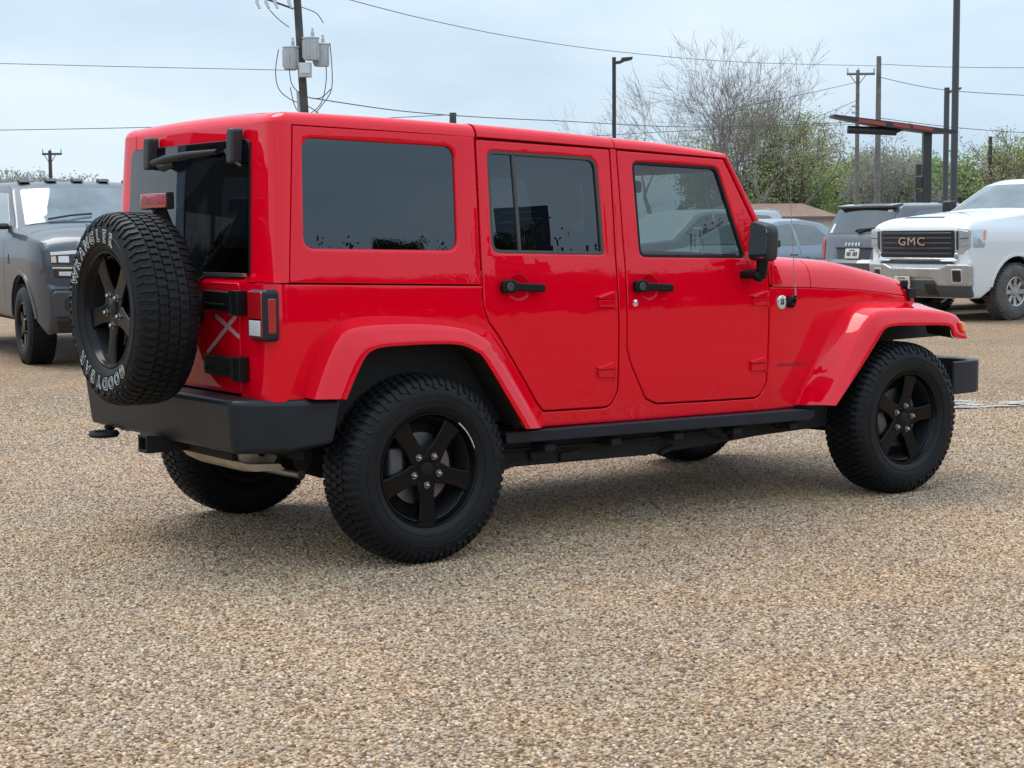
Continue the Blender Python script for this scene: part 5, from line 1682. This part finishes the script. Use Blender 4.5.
make_tree('budding_tree', 'pale budding tree beside the small utility pole', 31.7, 85.8, 4.9, 72, spread=.6, depth=5, kids=(3, 4), trunks=3, leaf='grey', leaf_n=5, leaf_s=.14, leaf_r=.35, thick=.014)

# trees across the street behind the photographer; the side glass mirrors them
BT = 'dark trees mirrored in the side windows'
bases = []
for k in range(3):
    bases.append(make_tree('street_tree', 'dark leafy tree across the street, seen only as a reflection in the side glass', 30 + 9 * k, -58 + 6 * k, 7.9 + .25 * k, 80 + k, spread=.65, depth=3, kids=(4, 4), bark=BARKD, leaf='deep', leaf_n=12, leaf_s=.19, leaf_r=.6, trunk_frac=.2, trunks=3, low=17000, low_h=.98, group=BT))
rnd = random.Random(77)
for k in range(19):
    c = copy_tree(bases[k % 3])
    t = k / 18
    c.location = (14 + 52 * t + rnd.uniform(-.6, .6), -65 + 31 * t + 5 * math.sin(3.1 * t) * -1 + rnd.uniform(-.8, .8), 0)
    c.rotation_euler = (0, 0, rnd.uniform(0, 6.28))
    c.scale = [rnd.uniform(.90, .99)] * 3

# showroom on the far side of the lot: only the rear window mirrors it
sr = thing('showroom', 'dark glazed showroom with a pale blue corner column, seen only in the rear window', 'building', (-27.5, 37.5, 0), RAD(35))
mb = MB(); mb.box((0, 3, 3.0), (17, 6, 6.0)); mb.build('wall', mat('dark_cladding', (.02, .021, .024), .35), sr)
mb = MB()
mb.prism([(-8.6, 5.9), (8.6, 5.9), (8.6, 6.9), (6.0, 6.5), (3, 6.25), (0, 6.15), (-3, 6.25), (-6, 6.5), (-8.6, 6.9)], lambda a, b, d: (a, d, b), -.35, 6.2)
mb.build('roof', mat('dark_fascia', (.02, .021, .025), .5), sr)
mb = MB(); mb.box((8.75, -.1, 3.7), (.8, .8, 7.4)); mb.build('column', mat('pale_blue_column', (.20, .27, .36), .5), sr)
mb = MB()
for k in range(6): mb.box((-7 + 2.8 * k, -.03, 2.2), (2.4, .05, 3.6))
mb.build('window', DGLASS, sr)

# ------------------------------------------------------------------ poles, lamps, wires
WOOD = mat('weathered_pole_wood', (.145, .135, .125), .85, noise=(4, .35))
WOODD = mat('dark_pole_wood', (.055, .05, .048), .85, noise=(4, .35))
POLEB = mat('black_pole_paint', (.022, .024, .027), .45)
POLEG = mat('bronze_pole_paint', (.05, .052, .06), .45)
CAN = mat('transformer_grey', (.42, .44, .46), .45, noise=(4, .1))
WIRE = mat('wire_black', (.03, .03, .035), .6)
LAT = Vector((.8043, -.5941, 0)).normalized()
FWD = Vector((.5941, .8043, 0)).normalized()

tp = thing('utility_pole', 'dark leaning utility pole with three transformers above the rear of the red roof', 'utility pole', (17.26, 30.2, 0))
def TP(lat, z, fwd=0):
    """point on the leaning pole's side"""
    return Vector((.008 * z, .108 * z, z)) + LAT * lat + FWD * fwd
mb = MB(); mb.tube([TP(0, 0), TP(0, 4), TP(0, 9.6)], [.115, .105, .09], 12)
mb.build('pole', WOODD, tp)
for lat, z, fw_ in ((-.22, 5.72, -.05), (.32, 5.92, -.30), (.53, 5.80, .05)):
    mb = MB()
    c = TP(lat - .02, z, fw_)
    mb.lathe([(.001, .30), (.10, .305), (.215, .285), (.225, .26), (.20, .25), (.195, -.24), (.18, -.275), (.001, -.275)], n=24, axis='z', c=c)
    for a in (0, 1.3, 2.6, 3.9, 5.2):
        mb.box((c.x + .205 * math.cos(a), c.y + .205 * math.sin(a), c.z), (.03, .03, .42), Matrix.Rotation(a, 3, 'Z'))
    can = mb.build('transformer', CAN, tp, smooth=40)
    mb = MB()
    mb.lathe([(.05, 0), (.05, .04), (.035, .05), (.05, .07), (.035, .09), (.05, .11), (.03, .14), (.03, .22), (.001, .22)], n=12, axis='z', c=c + Vector((.05, 0, .29)))
    mb.build('bushing', CAN, can)
    mb = MB()
    mb.box(c.lerp(TP(0, z), .55) + Vector((0, 0, .1)), (.10, .10, .12)); mb.build('bracket', STEEL, can)
mb = MB()
mb.box(TP(.12, 5.40, -.28), (.32, .16, .36), Matrix.Rotation(-.62, 3, 'Z'))
fl = mb.build('flood_light', CAN, tp, bevel=.02)
mb = MB()
mb.box(TP(.12, 5.44, -.37), (.25, .02, .24), Matrix.Rotation(-.62, 3, 'Z')); mb.build('lens', LENSW, fl)
mb = MB()
mb.tube([TP(-1.0, 7.30, -.1), TP(0, 7.25, -.1), TP(.1, 7.25, -.1)], .05, 6)
mb.tube([TP(-.9, 7.25, -.1), TP(-.1, 6.95, -.1)], .025, 6)
ca = mb.build('cross_arm', WOODD, tp)
for q in (-.95, -.72, -.50, -.15):
    mb = MB()
    mb.tube([TP(q, 7.32, -.1), TP(q - .05, 7.12, -.16), TP(q + .02, 6.95, -.2)], [.035, .045, .03], 8)
    mb.build('fuse_cutout', CAN, ca)
mb = MB()
def loop(pts, r=.012): mb.tube(catmull([tuple(p) for p in pts], 6), r, 5, cap=False)
loop([TP(-.55, 5.95), TP(-.66, 5.4), TP(-.60, 4.95), TP(-.30, 4.68), TP(.10, 4.52), TP(.35, 4.35)])
loop([TP(.75, 6.1), TP(.76, 5.4), TP(.70, 4.9), TP(.45, 4.55), TP(.25, 4.32)])
loop([TP(.62, 5.75), TP(.60, 5.2), TP(.48, 4.7), TP(.30, 4.45), TP(.05, 4.30)])
loop([TP(-.30, 5.7), TP(-.28, 5.1), TP(0, 4.80), TP(.4, 4.72), TP(.70, 4.95)])
loop([TP(-.32, 5.0), TP(-.22, 4.5), TP(0, 4.25), TP(.06, 4.2)])
loop([TP(-.72, 6.95), TP(-.5, 6.7), TP(-.25, 6.5)]); loop([TP(.1, 7.0), TP(.45, 6.85), TP(.62, 6.6)])
mb.build('jumper_wires', WIRE, tp)
mb = MB(); mb.tube([TP(-.17, 0), TP(-.14, 4.9)], .035, 8); mb.build('conduit', CAN, tp)

def cross_pole(label, x, y, z, r, arm, m):
    root = thing('utility_pole', label, 'utility pole', (x, y, 0))
    mb = MB(); mb.tube([(0, 0, 0), (0, 0, z * .5), (0, 0, z)], [r * 1.25, r * 1.1, r * .9], 10); mb.build('pole', m, root)
    if arm:
        mb = MB()
        zz = z - .18
        a = LAT * arm
        mb.tube([-a * .75 + Vector((0, 0, zz)), a * 1.15 + Vector((0, 0, zz))], .06, 6)
        mb.tube([-a * .55 + Vector((0, 0, zz - .05)), Vector((0, 0, zz - .55))], .02, 5)
        mb.tube([a * .55 + Vector((0, 0, zz - .05)), Vector((0, 0, zz - .55))], .02, 5)
        c = mb.build('cross_arm', m, root)
        for t in (-.70, 0.04, 1.1):
            mb = MB(); mb.tube([a * t + Vector((0, 0, zz + .05)), a * t + Vector((0, 0, zz + .28))], [.05, .03], 8); mb.build('insulator', CAN, c)
    return root
u1 = cross_pole('wooden utility pole with a crossarm, left of a close pair', 57.73, 48.75, 8.9, .095, .70, WOOD)
mb = MB()
for z in (6.6, 6.9, 7.2): mb.tube([(0, 0, z), LAT * -.28 + Vector((0, 0, z))], .06, 6)
mb.tube([(0, 0, 5.9), LAT * .35 + Vector((0, 0, 6.0)), LAT * .7 + Vector((0, 0, 5.95))], .03, 6)
mb.build('line_bracket', CAN, u1)
u2 = cross_pole('wooden utility pole without a crossarm, right and taller of a close pair', 58.57, 48.19, 9.55, .125, 0, WOOD)
cross_pole('small far utility pole with a crossarm above the grey pickup', 30.2, 81.2, 5.85, .10, .55, WOODD)
cross_pole('short far wooden pole just showing above the red roof', 30.58, 43.44, 5.6, .14, 0, WOODD)
cross_pole('thin far wooden pole just right of the tall light pole', 72.0, 52.0, 6.3, .11, 0, WOODD)

def lamp_post(label, x, y, z, r, arms, m):
    root = thing('lamp_post', label, 'lamp post', (x, y, 0))
    mb = MB(); mb.tube([(0, 0, 0), (0, 0, z)], [r, r * .9], 4 if r < .09 else 12); mb.build('pole', m, root, smooth=30)
    mb = MB(); mb.box((0, 0, .25), (.5, .5, .5)); mb.build('footing', mat('concrete_footing', (.35, .34, .32), .9, noise=(4, .2)), root, bevel=.02)
    for L in arms:
        d = LAT if L > 0 else -LAT
        mb = MB()
        n = Vector((-d.y, d.x, 0))
        def f(a, b, c): return tuple(d * a + n * c + Vector((0, 0, z + b)))
        mb.prism([(.02, -.12), (.16, -.10), (.20, -.02), (abs(L), .0), (abs(L) - .02, -.07), (.30, -.10), (.18, -.16), (.02, -.18)], f, -.16, .16)
        hd = mb.build('lamp_head', m, root, bevel=.01)
        mb = MB(); mb.prism([(.32, -.105), (abs(L) - .05, -.078), (abs(L) - .05, -.085), (.32, -.112)], f, -.12, .12); mb.build('lamp_lens', LENSW, hd)
    return root
lamp_post('low black lamp post with one flat head, left of the tallest bare tree', 25.6, 28.5, 6.0, .075, (.50,), POLEB)
lamp_post('lamp post with a short arm, just left of the tall light pole', 40.83, 29.68, 5.95, .10, (.45,), POLEG)
lamp_post('very tall dark light pole running out of the top of the picture', 30.6, 21.1, 11.5, .092, (.8, -.8), POLEG)

# sign frame: black post, slanting red and black header, black bar below it
sg = thing('sign_frame', 'black T-shaped sign frame with a slanting faded red header', 'sign', (28.23, 20.01, 0))
B0 = Vector((28.23, 20.01, 0))
mb = MB(); mb.box((0, 0, 1.85), (.20, .20, 3.7), Matrix.Rotation(-.64, 3, 'Z')); mb.build('post', POLEB, sg, bevel=.01)
mb = MB()
for z, w in ((2.75, .12), (2.45, .16), (2.1, .14)): mb.box(LAT * -.20 + Vector((0, 0, z)), (w, .18, .26), Matrix.Rotation(-.64, 3, 'Z'))
mb.build('meter_box', POLEB, sg, bevel=.01)
a, b_ = Vector((26.40, 21.38, 4.02)) - B0, Vector((28.75, 19.62, 3.66)) - B0
def hdr(u, v, w): return tuple(a.lerp(b_, u) + Vector((0, 0, v)) + FWD * w)
mb = MB(); mb.prism([(0, -.01), (0, .05), (.55, .035), (1, .01), (1, -.05), (.8, -.12), (.35, -.10)], hdr, -.28, .28)
hd = mb.build('header', POLEB, sg)
for u0, u1_ in ((.20, .42), (.48, .62), (.64, .80)):
    mb = MB(); mb.prism([(u0, -.07), (u1_, -.085), (u1_, .0), (u0, .012)], hdr, -.292, -.279)
    mb.build('red_panel', mat('faded_red', (.30, .05, .04), .6) if u0 < .3 else bpy.data.materials['faded_red'], hd)
mb = MB()
p, q = Vector((26.70, 21.14, 3.72)) - B0, Vector((27.62, 20.43, 3.66)) - B0
mb.tube([p, q], .095, 10)
mb.tube([q, q + LAT * .12 + Vector((0, 0, .05)), Vector((27.9, 20.22, 3.80)) - B0], .04, 6)
mb.build('lower_bar', POLEB, sg, smooth=50)

# billboard behind the photographer, mirrored in the rear door glass
bb = thing('billboard', 'dark blue billboard on a post, seen only as a reflection in the rear door glass', 'billboard', (41.0, -55.5, 0), RAD(36))
mb = MB(); mb.box((1.25, 0, 4.0), (.45, .45, 8.0)); mb.build('post', POLEB, bb)
mb = MB(); mb.box((.72, .1, 8.75), (2.45, .35, 1.75)); bp_ = mb.build('panel', mat('billboard_blue', (.012, .022, .06), .5), bb, bevel=.03)
mb = MB()
for z, w in ((9.25, 1.7), (8.8, 2.0), (8.4, 1.3)): mb.box((.6, .29, z), (w, .02, .10))
mb.build('panel_stripes', mat('billboard_stripe', (.10, .12, .18), .5), bp_)
mb = MB(); mb.box((.72, .5, 7.85), (2.6, .7, .08)); mb.build('catwalk', POLEB, bb)

# shed with a brown hipped roof
hs = thing('shed', 'low pale shed with a brown hipped roof beyond the blue-grey saloon', 'shed', (65.25, 61.05, 0), RAD(-36.4))
mb = MB(); mb.box((-1.2, 0, 1.05), (7.6, 4.0, 2.1)); mb.build('wall', mat('pale_siding', (.50, .47, .42), .8, noise=(2, .1)), hs)
mb = MB()
mb.add([(-5.3, -2.4, 2.02), (2.95, -2.4, 2.02), (2.95, 2.4, 2.02), (-5.3, 2.4, 2.02), (-3.2, 0, 2.80), (1.1, 0, 2.80)], [(0, 1, 5, 4), (1, 2, 5), (2, 3, 4, 5), (3, 0, 4), (3, 2, 1, 0)])
mb.build('roof', mat('brown_shingles', (.23, .145, .105), .9, noise=(3, .2)), hs, smooth=0)
mb = MB(); mb.box((-1.2, -2.43, 1.99), (8.4, .05, .12)); mb.build('fascia', mat('fascia_dark', (.12, .11, .10), .7), hs)
mb = MB(); mb.box((1.4, -2.02, 1.2), (.9, .06, .9)); mb.build('window', DGLASS, hs)

def wire(label, pts, r=.014, sag=0):
    res = []
    mb = MB()
    P_ = [tuple(p) for p in pts]
    res = catmull(P_, 10)
    mb.tube(res, r * .7, 4, cap=False)
    return tag(mb.build('overhead_wire', WIRE, smooth=60), label, 'wire', 'overhead wires')
wire('upper overhead wire in the left-hand sky, ending at the transformers', [(10.4, 35.87, 5.68), (13.83, 33.33, 5.54), (17.17, 30.85, 5.42)], .012)
wire('lower overhead wire in the left-hand sky, above the red roof', [(9.0, 46.8, 4.46), (12.98, 43.82, 4.47), (17.55, 40.45, 4.53), (21.17, 37.8, 4.65), (25, 35.1, 4.85)], .016)
wire('overhead wire from the transformer pole down along the red roof to the paired poles', [(17.41, 30.59, 4.73), (22.49, 34.34, 4.82), (27.84, 37.91, 5.03), (33.65, 41.14, 5.28), (45.97, 47.08, 5.76), (57.58, 48.57, 6.43)], .020)
wire('highest overhead wire, sloping from the top edge over the lamp post', [(14.0, 25.8, 6.78), (17.13, 28.56, 6.96), (22.78, 33.17, 7.28), (29.03, 37.32, 7.56), (36.84, 41.58, 7.94), (46.81, 45.52, 8.43), (58.55, 48.16, 9.09)], .015)
wire('nearly level overhead wire from the top of the taller paired pole to the right edge', [(58.56, 48.17, 9.18), (59.65, 44.82, 8.82), (61.17, 39.91, 8.46)], .018)
wire('overhead wire sagging from the taller paired pole past the tall light pole', [(58.52, 48.13, 8.56), (56.16, 42.25, 7.43), (55.04, 35.49, 6.62)], .022)
wire('upper service wire sloping left from the crossarm pole', [(57.7, 48.71, 8.33), (45.07, 40.36, 6.62), (33.06, 31.57, 5.12)], .016)
wire('lower service wire sloping steeply left from the crossarm pole', [(57.65, 48.65, 7.48), (46.82, 41.47, 5.77), (37.95, 35.39, 4.54)], .018)
wire('low overhead wire behind the tall light pole at right', [(58.4, 47.99, 6.61), (59.86, 44.35, 5.99), (60.99, 39.71, 5.47)], .022)
wire('low overhead wire crossing the bare trees behind the red roof', [(33.62, 41.1, 4.67), (44.58, 45.58, 5.51), (57.58, 48.57, 6.33)], .016)
